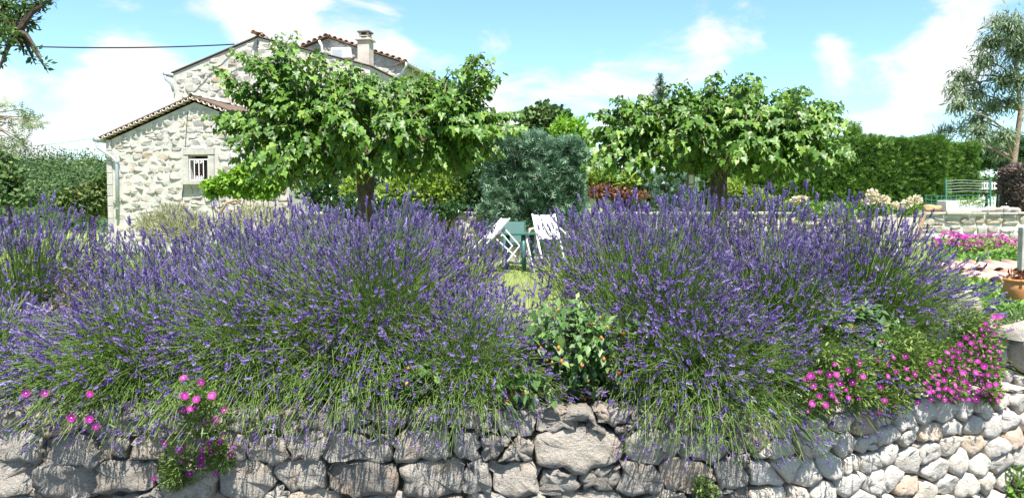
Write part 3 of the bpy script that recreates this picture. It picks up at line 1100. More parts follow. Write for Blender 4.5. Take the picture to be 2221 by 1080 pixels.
# main house behind it
C2 = at(379, 300, 27.0)
e2 = on_front(379, 160, C2)
a2 = on_front(563, 82, C2)
r2 = on_front(806, 170, C2)
main = House('stone_house', 'taller stone house with brown roof edge behind the annex', Vector((C2.x, C2.y, 0)), (r2 - e2).dot(HU), e2.z, (a2 - e2).dot(HU), a2.z, .3, 5.0, .06)
main.body()
main.stones(3.2, (.17, .30), (.22, .62), bulge=.018)
main.roof(.085, False, M_tileold, left=False, right=False, ridge=False)
rt = tile_mesh(.1, .4, False)
for i in range(3):
    ob = link('ridge_tile', rt, M_tile, main.rf)
    ob.location = (main.au + rng.normal(0, .03), -.3 + .3 * i, main.ap + .1)
    ob.rotation_euler = (.05, rng.normal(0, .1), rng.normal(0, .2))
def fr2(h, px, py, out=.12):
    u_, z_ = front_uv(h, px, py)
    return (u_, -out, z_)
dp = link('downpipe', None, parent=main.o)
MB().tube([fr2(main, 366, 166, .2), fr2(main, 367, 174, .2), fr2(main, 376, 184, .1), fr2(main, 379, 200, .08)], .045, 8).build('pipe', M_zinc, dp, smooth=True)
g0 = fr2(main, 366, 163, .24)
MB().tube([g0, (g0[0], 5, g0[2])], .07, 8).build('gutter', M_zinc, main.o, smooth=True)
MB().tube([fr2(main, 560, 88, .03), fr2(main, 558, 140, .03)], .012, 5).build('wall_cable', M_cable, main.o)
# chimney on its right-hand slope
ch = link('chimney', None, parent=main.o)
cu0, cz1 = front_uv(main, 768, 84)
cu1, _ = front_uv(main, 793, 84)
cw = cu1 - cu0
cb = main.top(cu0) - .5
MB().box(((cu0 + cu1) / 2, .5, (cb + cz1) / 2), (cw, .42, cz1 - cb)).build('stack', M_render, ch)
MB().box(((cu0 + cu1) / 2, .5, cz1 + .03), (cw + .14, .56, .06)).build('ledge', M_render, ch, bevel=.01)
for sx in (-1, 1):
    for sy in (-1, 1):
        MB().box(((cu0 + cu1) / 2 + sx * (cw / 2 - .07), .5 + sy * .13, cz1 + .16), (.06, .06, .2)).build('cap_post', M_render, ch)
MB().box(((cu0 + cu1) / 2, .5, cz1 + .155), (cw - .08, .34, .03)).build('cap_shelf', M_render, ch)
MB().box(((cu0 + cu1) / 2, .5, cz1 + .285), (cw + .02, .44, .05)).build('cap_slab', M_roofwood, ch, bevel=.01)

# third house, farthest
C3 = at(640, 300, 33.0)
a3 = on_front(712, 84, C3)
r3 = on_front(871, 136, C3)
hw = (r3 - a3).dot(HU)
l3 = a3 - HU * hw
far = House('tiled_house', 'farthest stone house with scalloped clay tile roof edge behind the chimney', Vector((l3.x, l3.y, 0)), 2 * hw, r3.z, hw, a3.z, .3, 14.0, .22)
far.body()
far.stones(far.ev - 1.6, (.17, .28), (.22, .55), skip=[(-1, hw * .55, -1, 99)], bulge=.03)
far.roof(.11, False, M_tile, step=.27)
sm = tile_mesh(.1, .5, False)
for i in range(40):
    ob = link('tile', sm, M_tile, far.rf)
    ob.location = (far.w + far.ov + .02, -.1 + i * .36, far.ev - far.ov * (far.ap - far.ev) / hw + .10)
    ob.rotation_euler = (0, .36, math.pi / 2 + rng.normal(0, .04))
    ob.rotation_euler = (rng.normal(0, .02) - .36, 0, math.pi / 2 + rng.normal(0, .03))
g0 = (far.w + far.ov + .05, -.2, far.ev - .06)
MB().tube([g0, (g0[0], 14, g0[2])], .08, 8).build('gutter', M_zinc, far.o, smooth=True)
dp = link('downpipe', None, parent=far.o)
MB().tube([(g0[0], -.2, g0[2]), (g0[0] - .02, -.2, g0[2] - .15), (far.w - .12, -.1, g0[2] - .6), (far.w - .12, -.1, g0[2] - 3)], .055, 8).build('pipe', M_zinc, dp, smooth=True)
u_, z_ = front_uv(far, 699, 95)
MB().tube([(u_, -.3, z_ + .05), (u_ + .1, -.3, z_ - .15), (u_ + .1, -.12, z_ - .9)], .05, 8).build('vent_pipe', M_white, far.o, smooth=True)
ac = root('air_conditioner', 'white air conditioner unit on the far house gable beside the chimney', 'air conditioner', (0, 0, 0))
q0, q1 = front_uv(far, 724, 130), front_uv(far, 765, 106)
acl = Vector(far.o.location) + HU * q0[0] + HN * .02 + Vector((0, 0, q0[1]))
ac.location = acl
ac.rotation_euler = (0, 0, HROT)
aw, ah = q1[0] - q0[0], q1[1] - q0[1]
MB().box((aw / 2, -.15, ah / 2), (aw, .28, ah)).build('casing', M_white, ac, bevel=.02)
gr_ = MB()
for i in range(12):
    gr_.box((aw * .10 + i * aw * .045, -.305, ah * .5), (aw * .022, .02, ah * .72))
gr_.build('grille', M_zinc, ac)

# power line to the main house
hook = Vector(main.o.location) + HU * fr2(main, 512, 98)[0] + HN * .1 + Vector((0, 0, fr2(main, 512, 98)[2]))
A = at(-260, 82, 24)
pts = []
for t in np.linspace(0, 1, 30):
    p_ = A.lerp(hook, t)
    p_.z -= .36 * 4 * t * (1 - t) * .55
    pts.append(p_)
MB().tube(pts, .022, 6).build('power_line', M_cable, label='thin black power cable strung across the sky to the house', cat='cable')
B0, B1 = at(-60, 318, 60), at(200, 301, 30)
MB().tube([B0.lerp(B1, t) - Vector((0, 0, .5 * 4 * t * (1 - t) * .4)) for t in np.linspace(0, 1, 12)] , .012, 4).build('telephone_line', M_zinc, label='faint pale line low above the wooded hill beside the annex gutter', cat='cable')


# ------------------------------------------------------------------ plant helpers
def under(o, r):
    """a child given in world coordinates, under an unrotated root"""
    o.location = Vector(o.location) - Vector(r.location)
    return o


def pick_front(P, cell, limit):
    """indices of the pieces seen in front: the nearest one in each small patch of the photo"""
    px, py = topx(P)
    ok = (px > -10) & (px < 2231) & (py > -10) & (py < 1090)
    order = np.argsort(P[:, 1])
    seen, res = set(), []
    for i in order:
        if not ok[i]:
            continue
        kq = (int(px[i] // cell), int(py[i] // cell))
        if kq in seen:
            continue
        seen.add(kq)
        res.append(i)
    res = np.array(res, dtype=int)
    if len(res) > limit:
        res = rng.permutation(res)[:limit]
    return res


SHARED = {}


def single_mesh(name, tmpl, mat, smooth=False):
    key = (name, mat.name)
    if key not in SHARED:
        me = mesh_np(name, tmpl[0], tmpl[1], np.full(len(tmpl[0]), -1.0), smooth)
        me.materials.append(mat)
        SHARED[key] = me
    return SHARED[key]


def leaves(r, piece, rest, tmpl, mat, T, Fr, sx, sy=None, cell=0, limit=300, smooth=False, var=None):
    """leaves of plant r: those in front as objects of their own, the others joined"""
    T = np.asarray(T)
    N = len(T)
    sx = np.broadcast_to(np.asarray(sx, float), (N,))
    sy = sx if sy is None else np.broadcast_to(np.asarray(sy, float), (N,))
    idx = pick_front(T, cell, limit) if cell else np.array([], int)
    base = Vector(r.location)
    if len(idx):
        me = single_mesh(piece, tmpl, mat, smooth)
        for i in idx:
            o_ = link(piece, me, None, r)
            Mx = Matrix(Fr[i].tolist()) @ Matrix.Diagonal((sx[i], sy[i], sx[i]))
            Mx = Mx.to_4x4()
            Mx.translation = Vector(T[i]) - base
            o_.matrix_local = Mx
    m_ = np.ones(N, bool)
    m_[idx] = False
    if m_.any():
        v_ = None if var is None else var[m_]
        o_ = link(rest, scatter(rest, tmpl, T[m_], Fr[m_], sx[m_], sy[m_], v_, smooth), mat, r, kind='stuff')
        o_.location = -base


def bez(a, c, b, t):
    t = t[..., None]
    return (1 - t) ** 2 * a + 2 * (1 - t) * t * c + t ** 2 * b


# ------------------------------------------------------------------ mulberry trees
def mulberry(label, tpx, D, fork_py, tips, cen, rad, nfill, lean, droop, hang):
    base = at(tpx, 470, D)
    base.z = float(gz(base.x, D))
    r = root('mulberry_tree', label, 'tree', base, 'parasol mulberries on the lawn')
    fork = at(tpx + lean, fork_py, D)
    mb = MB()
    mid = base.lerp(fork, .5) + Vector((.03, 0, 0))
    mb.tube([base - Vector((0, 0, .1)), base + Vector((0, 0, .15)), mid, fork, fork + Vector((0, 0, .25))], [.19, .145, .125, .135, .10], 12)
    under(mb.build('trunk', M_bark, r, smooth=True), r)
    ends = []
    k_ = 9
    for i in range(k_):
        a = 2 * math.pi * (i + .3) / k_
        e = at(cen[0] + math.cos(a) * rad[0] * .55, cen[1] + 10 - 12 * math.sin(i * 2.3), D + math.sin(a) * 1.35)
        m_ = fork.lerp(e, .5) + Vector((0, 0, .12))
        mb = MB()
        mb.tube([fork - Vector((0, 0, .05)), fork.lerp(m_, .6) + Vector((0, 0, .06)), m_, e], [.085, .065, .05, .03], 7)
        under(mb.build('limb', M_bark, r, smooth=True), r)
        for t in (.35, .55, .75, 1.0):
            q = fork.lerp(m_, t * 2) if t < .5 else m_.lerp(e, t * 2 - 1)
            ends.append(np.array(q))
    ends = np.array(ends)
    shoots = []
    for (px, py) in tips:
        for q in range(4):
            shoots.append((px + rng.normal(0, 3 + 7 * q), py + abs(rng.normal(0, 12)) * q, D + rng.normal(-.1, .45)))
    for (px, py) in hang:
        for q in range(5):
            shoots.append((px + rng.normal(0, 16), py - abs(rng.normal(0, 14)), D + rng.normal(-.5, .6)))
    nf = 0
    while nf < nfill:
        d_ = rng.normal(size=3)
        d_ /= np.linalg.norm(d_)
        if d_[2] > 0 and rng.random() < .5:
            d_[2] = -d_[2]
        s_ = rng.uniform(.5, 1.0) ** .5
        px, py = cen[0] + d_[0] * rad[0] * s_, cen[1] + d_[1] * rad[1] * s_
        if py > droop + rng.uniform(-25, 12):
            continue
        # stay under the outline of the tips
        lim = np.interp(px, [t[0] for t in tips], [t[1] for t in tips])
        if py < lim + 15:
            continue
        shoots.append((px, py, D + d_[2] * 1.7 * s_))
        nf += 1
    wood = MB()
    PT, PD, PU, PS = [], [], [], []
    for (px, py, dd) in shoots:
        tip = np.array(at(px, py, dd))
        j = np.argmin(np.linalg.norm((ends - tip) * np.array([1, 1, .7]), axis=1))
        st = ends[j]
        ctrl = (st + tip) / 2 + np.array([rng.normal(0, .08), rng.normal(0, .08), .16 + .1 * rng.random()])
        ts = np.linspace(0, 1, 6)
        line = bez(st, ctrl, tip, ts)
        wood.tube([Vector(v) for v in line], list(np.linspace(.016, .004, 6)), 4, cap=False)
        L = np.linalg.norm(tip - st)
        n = int(np.clip(L / .032, 12, 52))
        tt = np.linspace(.18, 1.0, n) + rng.normal(0, .01, n)
        pos = bez(st, ctrl, tip, tt)
        tan = norm(bez(st, ctrl, tip, tt + .03) - pos)
        a = np.arange(n) * 2.4 + rng.uniform(0, 6)
        side = norm(np.stack([np.cos(a), np.sin(a), np.zeros(n)], 1) + tan * .25)
        dirn = norm(side * .8 + tan * .25 + np.stack([np.zeros(n), np.zeros(n), -rng.uniform(.35, 1.7, n)], 1))
        PT.append(pos + side * rng.uniform(.03, .09, n)[:, None])
        PD.append(dirn)
        PU.append(norm(np.array([.05, -.30, .6]) + side * .9 + rng.normal(0, .4, (n, 3))))
        PS.append(rng.uniform(.08, .185, n) * np.interp(tt, [0, .75, 1], [1, 1, .62]))
    under(wood.build('shoots', M_twig, r, kind='stuff'), r)
    PT, PD, PU, PS = map(np.concatenate, (PT, PD, PU, PS))
    leaves(r, 'leaf', 'foliage', T_MULB, L_mulb, PT, frames(PD, PU), PS, cell=25, limit=300)
    return r


TIPS1 = [(478, 245), (486, 168), (515, 108), (560, 120), (600, 92), (635, 72), (690, 112), (745, 132), (775, 150), (805, 160), (835, 170), (865, 168), (895, 150), (925, 160), (985, 150), (1040, 118), (1062, 128), (1062, 190), (1120, 243)]
TIPS1 = sorted(TIPS1)
mulberry('left mulberry with wide leafy crown in front of the stone houses', 795, 12.0, 372, TIPS1, (800, 282), (318, 140), 310, -4, 400, [(505, 325), (530, 370), (570, 402), (610, 412), (650, 402), (705, 395), (760, 372), (880, 378), (950, 372), (1005, 392), (1055, 352), (1100, 300), (490, 285)])
TIPS2 = [(1272, 290), (1300, 238), (1345, 208), (1400, 205), (1440, 212), (1482, 178), (1530, 190), (1562, 155), (1590, 188), (1622, 160), (1650, 168), (1690, 195), (1735, 186), (1775, 215), (1815, 222), (1822, 255), (1842, 330)]
mulberry('right mulberry with flat-topped leafy crown in front of the clipped green hedge', 1553, 12.6, 372, TIPS2, (1556, 292), (288, 112), 270, 6, 392, [(1285, 375), (1330, 388), (1395, 392), (1470, 382), (1510, 372), (1620, 380), (1680, 392), (1735, 388), (1790, 372), (1832, 345)])

# low left hanging branch of the first tree
# ------------------------------------------------------------------ lavender
LAV = []


def lavender(label, px, D, rx, ry, H, n, lean=(0, 0), spike=.05, front_only=.5, droop=.25, pw=2.7, top_bias=0.0, dens_leaf=5, limit=110, hang=.62):
    b = at(px, 600, D)
    b.z = float(gz(b.x, D)) - .02
    r = root('lavender_bush', label, 'lavender', b, 'lavender bushes along the top of the wall')
    base = np.array(b)
    ct = rng.uniform(-droop, 1, n) if not top_bias else np.where(rng.random(n) < top_bias, rng.uniform(.5, 1, n), rng.uniform(-droop, 1, n))
    ph = rng.uniform(0, 2 * np.pi, n)
    st = np.sqrt(1 - ct ** 2)
    d = np.stack([st * np.cos(ph), st * np.sin(ph), ct], 1)
    keep = ~((d[:, 1] > .35) & (d[:, 2] < .45) & (rng.random(n) < front_only))
    d, st = d[keep], st[keep]
    n = len(d)
    sc = rng.uniform(.80, 1.06, n) * (1 + .07 * np.sin(d[:, 0] * 7 + px) + .06 * np.sin(d[:, 1] * 9 + d[:, 2] * 5 + px * .3))
    sup = 1 / (np.abs(d) ** pw).sum(1) ** (1 / pw)      # fuller than a ball, flatter on top
    sc = sc * sup
    tip = base + d * np.array([rx, ry, H]) * sc[:, None]
    tip[:, 2] -= np.where(d[:, 2] < 0, 0, 0)
    tip[:, 0] += lean[0] * (.3 + .7 * st)
    tip[:, 1] += lean[1] * (.3 + .7 * st)
    # rest on the soil, hang free in front of the wall face
    g = gz(tip[:, 0], np.maximum(tip[:, 1], wally(tip[:, 0]) + .31))
    infront = tip[:, 1] < wally(tip[:, 0]) - .035
    tip[:, 2] = np.where(infront, np.maximum(tip[:, 2], hang + .12 * rng.random(n) ** 2), np.maximum(tip[:, 2], g + .05 + .08 * rng.random(n)))
    fr_ = rng.uniform(.08, .62, n)
    ja = rng.normal(0, .45, n)
    sx_ = d[:, 0] * np.cos(ja) - d[:, 1] * np.sin(ja)
    sy_ = d[:, 0] * np.sin(ja) + d[:, 1] * np.cos(ja)
    tip[:, :2] += rng.normal(0, .035, (n, 2))
    start = base + np.stack([sx_ * rx * fr_, sy_ * ry * fr_, .02 + .05 * rng.random(n)], 1)
    ctrl = start * .45 + tip * .55
    ctrl[:, 2] = base[2] + H * (.26 + .40 * np.clip(d[:, 2], 0, 1)) + .07 * rng.random(n) + .05
    ctrl += rng.normal(0, .022, (n, 3))
    ctrl[:, :2] += np.array(lean) * .3
    K = 4
    ts = np.linspace(0, 1, K)
    line = np.stack([bez(start, ctrl, tip, np.full(n, t)) for t in ts], 1)      # n,K,3
    line[:, 1:-1] += rng.normal(0, .006, (n, K - 2, 3))
    tan = norm(tip - ctrl)
    tan = norm(tan + np.array([0, 0, .38]) + rng.normal(0, .2, (n, 3)))
    # stems: three-sided
    rad = np.interp(ts, [0, 1], [.0016, .0010])
    ref = np.array([.3, .8, .45])
    tg = norm(np.gradient(line, axis=1))
    X = norm(np.cross(tg, ref))
    Y = np.cross(tg, X)
    ring = np.stack([X * math.cos(a) + Y * math.sin(a) for a in (0, 2.094, 4.189)], 2) * rad[None, :, None, None]
    V = (line[:, :, None, :] + ring).reshape(-1, 3)
    q = []
    for i in range(K - 1):
        for j in range(3):
            q.append((i * 3 + j, i * 3 + (j + 1) % 3, (i + 1) * 3 + (j + 1) % 3, (i + 1) * 3 + j))
    F = (np.array(q)[None] + (np.arange(n) * K * 3)[:, None, None]).reshape(-1, 4)
    o_ = link('stems', mesh_np('stems', V, [F], np.repeat(np.clip(rng.beta(2, 2.4, n), 0, 1), K * 3)), L_stem, r, kind='stuff')
    o_.location = -b
    # narrow leaves in the lower half
    m_ = n * dens_leaf
    si = rng.integers(0, n, m_)
    tt = rng.random(m_) * np.interp(d[si, 2], [.05, .55], [.97, .62]) + .01      # low shoots are leafy to the tip
    pos = bez(start[si], ctrl[si], tip[si], tt) + rng.normal(0, .012, (m_, 3))
    tn = norm(bez(start[si], ctrl[si], tip[si], tt + .05) - bez(start[si], ctrl[si], tip[si], tt))
    dl = norm(tn + rng.normal(0, .55, (m_, 3)))
    o_ = link('foliage', scatter('foliage', T_DIAM, pos, frames(dl, rand_dirs(m_)), rng.uniform(.0035, .006, m_), rng.uniform(.025, .05, m_)), L_lavleaf, r, kind='stuff')
    o_.location = -b
    # flower spikes
    ln = spike * rng.uniform(.62, 1.25, n) * np.interp(d[:, 2], [-.3, .1, .6], [.62, .75, 1.0])
    wd = ln * rng.uniform(.105, .155, n)
    fl = rng.random(n) < np.interp(d[:, 2], [-.2, .15, .55], [.5, .62, 1.0])      # fewer flowers low down
    tip, tan, ln, wd = tip[fl], tan[fl], ln[fl], wd[fl]
    n = len(tip)
    roll = rand_dirs(n)
    leaves(r, 'flower_spike', 'blossom', T_SPIKE, L_spike, tip - tan * (ln * .1)[:, None], frames(tan, roll), wd, ln, cell=18, limit=limit, var=np.clip(rng.beta(1.6, 2.0, n) + .0, 0, 1))
    return r


def tall(label, px, D, rx, H, n, **kw):
    kw.setdefault('spike', .050)
    kw.setdefault('top_bias', .35)
    kw.setdefault('pw', 3.6)
    kw.setdefault('dens_leaf', 4)
    return lavender(label, px, D, rx, .52, H, int(n * .84), **kw)


def low(label, px, D, rx, H, n, **kw):
    kw.setdefault('spike', .040)
    kw.setdefault('droop', .12)
    kw.setdefault('hang', .67)
    kw.setdefault('dens_leaf', 6)
    return lavender(label, px, D, rx, .62, H, int(n * .92), **kw)


def big(label, px, D, rx, H, n, ry=.95, **kw):
    kw.setdefault('spike', .046)
    kw.setdefault('droop', .12)
    kw.setdefault('hang', .68)
    kw.setdefault('pw', 2.3)
    kw.setdefault('front_only', .85)
    kw.setdefault('limit', 150)
    kw.setdefault('dens_leaf', 6)
    return lavender(label, px, D, rx, ry, H, int(n * .95), **kw)


tall('lavender bush at the far left edge, tall, behind the dead brown clump', 50, 4.7, .54, .86, 2100)
low('lavender bush spilling over the wall at the bottom left corner', -55, 3.62, .46, .48, 1800)
tall('lavender bush between the dead brown clump and the pale dry shrub', 240, 4.85, .46, .66, 1300)
big('rounded lavender bush above the small cluster of magenta ice plant flowers', 335, 3.80, .56, .60, 3000, ry=.86)
tall('lavender bush in front of the pale dry shrub and annex wall', 420, 4.7, .50, .72, 1700)
tall('lavender bush in front of the grape vine', 590, 4.6, .52, .84, 1700)
big('broad lavender bush sloping to the wall below the grape vine', 600, 3.92, .56, .74, 3200)
tall('lavender bush directly in front of the left mulberry trunk', 790, 4.6, .50, .85, 1500)
big('largest lavender bush, sloping down to the wall below the left mulberry', 810, 3.96, .58, .86, 3900)
tall('lavender bush left of the gap with the white chairs', 960, 4.5, .38, .77, 1500)
low('low lavender bush left of the broad-leaved berry shrub', 1000, 3.60, .46, .50, 2000)
low('low sparse lavender closing the gap in front of the lawn', 1110, 3.86, .24, .50, 420)
lavender('small sparse lavender with upright stems in front of the white chairs', 1190, 4.0, .17, .2, .56, 110, spike=.055, dens_leaf=3, limit=80)
tall('tall lavender bush just right of the white chairs', 1320, 4.60, .42, .88, 1700)
big('broad lavender bush right of the chair gap, sloping to the wall', 1400, 4.02, .44, .90, 3000)
tall('lavender bush left of the right mulberry trunk', 1490, 4.65, .48, .88, 1600)
low('lavender bush hanging lowest over the wall at its bend', 1500, 3.62, .50, .50, 2300, lean=(.04, -.05), spike=.046, droop=.26, limit=150, hang=.62)
tall('tall lavender bush right of the right mulberry trunk', 1660, 4.65, .50, .92, 1700)
big('lavender bush between the wall bend and the broad-leaved shrub above the ice plants', 1640, 4.02, .50, .74, 3000, ry=.85, lean=(.06, 0))
big('rightmost lavender bush leaning towards the boulder', 1830, 4.28, .54, .84, 2800, ry=.62, lean=(.14, -.03), pw=2.6, top_bias=.2)

# dry dead lavender in the hollow at the left
b = at(165, 640, 3.80)
b.z = float(gz(b.x, b.y))
r = root('dead_lavender', 'dry brown dead lavender clump in the hollow at left', 'dead plant', b)
n = 700
d = rand_dirs(n)
d[:, 2] = np.abs(d[:, 2]) * .8 + .2
tip = np.array(b) + d * np.array([.17, .15, .60]) * rng.uniform(.5, 1.05, n)[:, None]
st = np.array(b) + d * np.array([.05, .05, .0])
mb_T, mb_D = (st + tip) / 2, tip - st
o_ = link('twigs', scatter('twigs', T_DIAM, st, frames(tip - st, rand_dirs(n)), .0045, np.linalg.norm(tip - st, axis=1)), L_dry, r, kind='stuff')
o_.location = -b
n = 1100
k_ = rng.integers(0, len(tip), n)
o_ = link('dry_flowers', scatter('dry_flowers', T_DIAM, tip[k_] + rng.normal(0, .02, (n, 3)), frames(rand_dirs(n), rand_dirs(n)), .006, .028), L_dry, r, kind='stuff')
o_.location = -b


# ------------------------------------------------------------------ broad-leaved berry shrubs
def berry_shrub(label, cen, rad, n_stems, leaf, cell, limit, berries):
    """cen (px,py,D) crown centre; rad metres"""
    c = np.array(at(*cen))
    b = Vector((c[0], max(c[1], float(wally(c[0])) + .36), 0))
    b.z = float(gz(b.x, b.y))
    r = root('berry_shrub', label, 'shrub', b)
    d = rand_dirs(n_stems)
    d[:, 1] = -np.abs(d[:, 1]) * .9 + .15
    tip = c + d * np.array(rad) * rng.uniform(.55, 1.05, n_stems)[:, None]
    ctrl = (np.array(b) + tip) / 2 + np.array([0, 0, .14])
    wood = MB()
    T, D_, U_, S_, E = [], [], [], [], []
    for i in range(n_stems):
        ln = bez(np.array(b), ctrl[i], tip[i], np.linspace(0, 1, 6))
        wood.tube([Vector(v) for v in ln], list(np.linspace(.004, .0018, 6)), 4, cap=False)
        m_ = 5
        for q, t in enumerate(np.linspace(.55, 1.0, m_)):
            p0 = bez(np.array(b), ctrl[i], tip[i], np.array(t))
            tn = norm(bez(np.array(b), ctrl[i], tip[i], np.array(t + .02)) - p0)
            a = q * 1.57 + i
            sd = norm(np.cross(tn, [math.cos(a), math.sin(a), .3]))
            for sgn in (-1, 1):
                dv = norm(sd * sgn + tn * .45 + np.array([0, -.15, rng.uniform(-.35, .1)]))
                T.append(p0)
                D_.append(dv)
                U_.append(norm(np.array([0, -.35, 1.0]) + rng.normal(0, .3, 3)))
                S_.append(leaf * rng.uniform(.65, 1.15))
        E.append(tip[i])
    under(wood.build('stems', M_twig, r, kind='stuff'), r)
    S_ = np.array(S_)
    leaves(r, 'leaf', 'foliage', T_LEAF, L_hyp, np.array(T), frames(np.array(D_), np.array(U_)), S_, S_, cell=cell, limit=limit)
    me = berry_mesh()
    for i in rng.permutation(n_stems)[:berries]:
        o2 = link('berry', me, None, r)
        o2.location = Vector(E[i]) + Vector((0, -.012, -.008)) - b
        s_ = rng.uniform(.7, 1.2)
        o2.scale = (s_, s_, s_ * 1.25)
    return r


def berry_mesh():
    if 'berry' not in SHARED:
        V, F = [], []
        for i, z in enumerate((-1, -.6, .1, .7, 1)):
            rr = (0.15, .75, 1.0, .6, .12)[i]
            for j in range(6):
                V.append((.0085 * rr * math.cos(j * 1.0472), .0085 * rr * math.sin(j * 1.0472), .0085 * z))
        for i in range(4):
            for j in range(6):
                F.append((i * 6 + j, i * 6 + (j + 1) % 6, i * 6 + 6 + (j + 1) % 6, i * 6 + 6 + j))
        me = mesh_np('berry', np.array(V), [np.array(F)], np.full(len(V), -1.0), True)
        me.materials.append(L_berry)
        SHARED['berry'] = me
    return SHARED['berry']


berry_shrub('broad-leaved shrub with orange berries in the gap between the lavenders', (1250, 752, 3.42), (.29, .28, .22), 135, .050, 13, 300, 30)
berry_shrub('small sprig of broad leaves with orange berries on the wall edge, low centre', (900, 812, 3.22), (.11, .08, .06), 14, .055, 12, 150, 4)
berry_shrub('low broad-leaved sprig on the wall top left of the large berry shrub', (1140, 842, 3.2), (.13, .08, .06), 16, .06, 12, 150, 5)
berry_shrub('broad-leaved shrub under the rightmost lavender above the ice plants', (1860, 725, 3.70), (.25, .22, .17), 80, .058, 14, 300, 14)


# ------------------------------------------------------------------ ice plants with magenta daisies
def flower_template():
    V, F = [], []
    for ringi, (n, L, lift) in enumerate(((15, 1.0, .10), (12, .8, .28))):
        for i in range(n):
            a = 2 * math.pi * (i + ringi * .5) / n
            ca, sa = math.cos(a), math.sin(a)
            b_ = len(V)
            wq = .10
            V += [(ca * .15 - sa * .05, 0.02, sa * .15 + ca * .05), (ca * .15 + sa * .05, 0.02, sa * .15 - ca * .05), (ca * L * .9 + sa * wq, lift, sa * L * .9 - ca * wq), (ca * L, lift + .05, sa * L), (ca * L * .9 - sa * wq, lift, sa * L * .9 + ca * wq)]
            F += [(b_, b_ + 1, b_ + 2), (b_, b_ + 2, b_ + 4), (b_ + 4, b_ + 2, b_ + 3)]
    return (np.array(V), [np.array(F)])


T_FLOWER = flower_template()
_ev, _ef = [], []
for z, rr in ((.02, .13), (.22, .11), (.3, .03)):
    for j in range(8):
        _ev.append((rr * math.cos(j * .785), z, rr * math.sin(j * .785)))
for i in range(2):
    for j in range(8):
        _ef.append((i * 8 + j, i * 8 + (j + 1) % 8, i * 8 + 8 + (j + 1) % 8, i * 8 + 8 + j))
EYE = mesh_np('flower_eye', np.array(_ev), [np.array(_ef)])
EYE.materials.append(L_pinkeye)


def ice_plant(label, outline_pts, n_leaf, flowers, fsize, lump=.05, over=0.0):
    """outline_pts: (px, py, rpx) cushions hanging on the wall face; flowers: pixel list"""
    def face(px, py, out):
        # point a little in front of the wall face
        x = (px - CX) / FPX * 3.3
        out = out + over * float(sstep(1000, 860, py))
        for _ in range(4):
            y = float(wally(x)) - out
            x = at(px, py, y).x
        return np.array(at(px, py, y))
    c0 = face(outline_pts[0][0], outline_pts[0][1], 0)
    b = Vector((c0[0], float(wally(c0[0])) + .1, .70))
    r = root('ice_plant', label, 'ice plant', b, 'magenta ice plants on the wall')
    T, U = [], []
    for i in range(n_leaf):
        px, py, rp = outline_pts[rng.integers(0, len(outline_pts))]
        a, s_ = rng.uniform(0, 6.283), rng.random() ** .6
        qx, qy = px + math.cos(a) * rp * s_, py + math.sin(a) * rp * s_
        T.append(face(qx, qy, lump * (1 - s_ * s_) + rng.uniform(0, .03)))
        U.append((math.cos(a) * s_ * .6, -1, -math.sin(a) * s_ * .6 + .3))
    T, U = np.array(T), np.array(U)
    n = len(T)
    dl = norm(U + rng.normal(0, .7, (n, 3)))
    o_ = link('foliage', scatter('foliage', T_LEAF, T, frames(dl, rand_dirs(n)), .014 * rng.uniform(.6, 1.2, n), .03 * rng.uniform(.7, 1.3, n)), L_mat, r, kind='stuff')
    o_.location = -b
    fm = single_mesh('petals', T_FLOWER, L_pink)
    for (px, py) in flowers:
        p_ = face(px, py, lump + rng.uniform(.035, .06))
        ax = np.array([[rng.normal(0, .6), -1.0, rng.normal(.5, .6)]])
        Fm = Matrix(frames(ax, rand_dirs(1))[0].tolist())
        s_ = fsize * rng.uniform(.65, 1.15)
        fl = link('flower', fm, None, r)
        Mx = (Fm @ Matrix.Diagonal((s_, s_, s_))).to_4x4()
        Mx.translation = Vector(p_) - b
        fl.matrix_local = Mx
        link('flower_eye', EYE, None, fl)
    return r


FL1 = [(398, 820), (436, 829), (400, 858), (460, 858), (426, 866), (400, 890), (412, 886), (424, 882), (487, 889), (444, 915), (466, 911), (398, 935), (484, 940), (357, 960), (396, 970), (388, 977), (432, 956), (455, 962), (437, 975), (459, 979), (504, 970), (437, 993), (436, 1008), (395, 1000), (467, 1028), (333, 1038), (412, 1027), (194, 909), (155, 906), (208, 925), (97, 852), (56, 852), (195, 855), (478, 958), (500, 985)]
ice_plant('small ice plant with bright magenta daisies hanging on the dark wall at left', [(430, 960, 60), (400, 1000, 52), (450, 910, 55), (430, 870, 45), (380, 1030, 30), (480, 990, 30)], 2800, FL1, .0165, over=.24)
def spread_fl(n, x0, x1, y0, y1, curve):
    res = []
    while len(res) < n:
        x, y = rng.uniform(x0, x1), rng.uniform(y0, y1)
        if all((x - a) ** 2 + (y - b_) ** 2 > 170 for a, b_ in res) and curve(x, y):
            res.append((x, y))
    return res
ice_plant('ice plant mat just right of the overhanging lavender, below the broad-leaved shrub', [(1790, 830, 46), (1850, 800, 44), (1770, 870, 36), (1860, 850, 34), (1800, 780, 36)], 3600,
          spread_fl(22, 1745, 1885, 780, 915, lambda x, y: y < 905 - (x - 1745) * .3), .0145, over=.16)
ice_plant('thick ice plant mat hanging between the other two over the dry stones', [(1950, 810, 58), (1930, 860, 46), (1990, 790, 48), (1960, 760, 50), (1905, 800, 36)], 4600,
          spread_fl(18, 1895, 2020, 770, 900, lambda x, y: True), .0135, over=.08)
ice_plant('widest ice plant full of magenta flowers at the right end of the wall', [(2080, 780, 60), (2060, 830, 40), (2130, 740, 48), (2140, 800, 36), (2100, 710, 40), (2040, 780, 36), (2150, 850, 20)], 5600,
          spread_fl(88, 2015, 2172, 675, 868, lambda x, y: y > 790 - (x - 2015) * .75), .0145, over=.04)


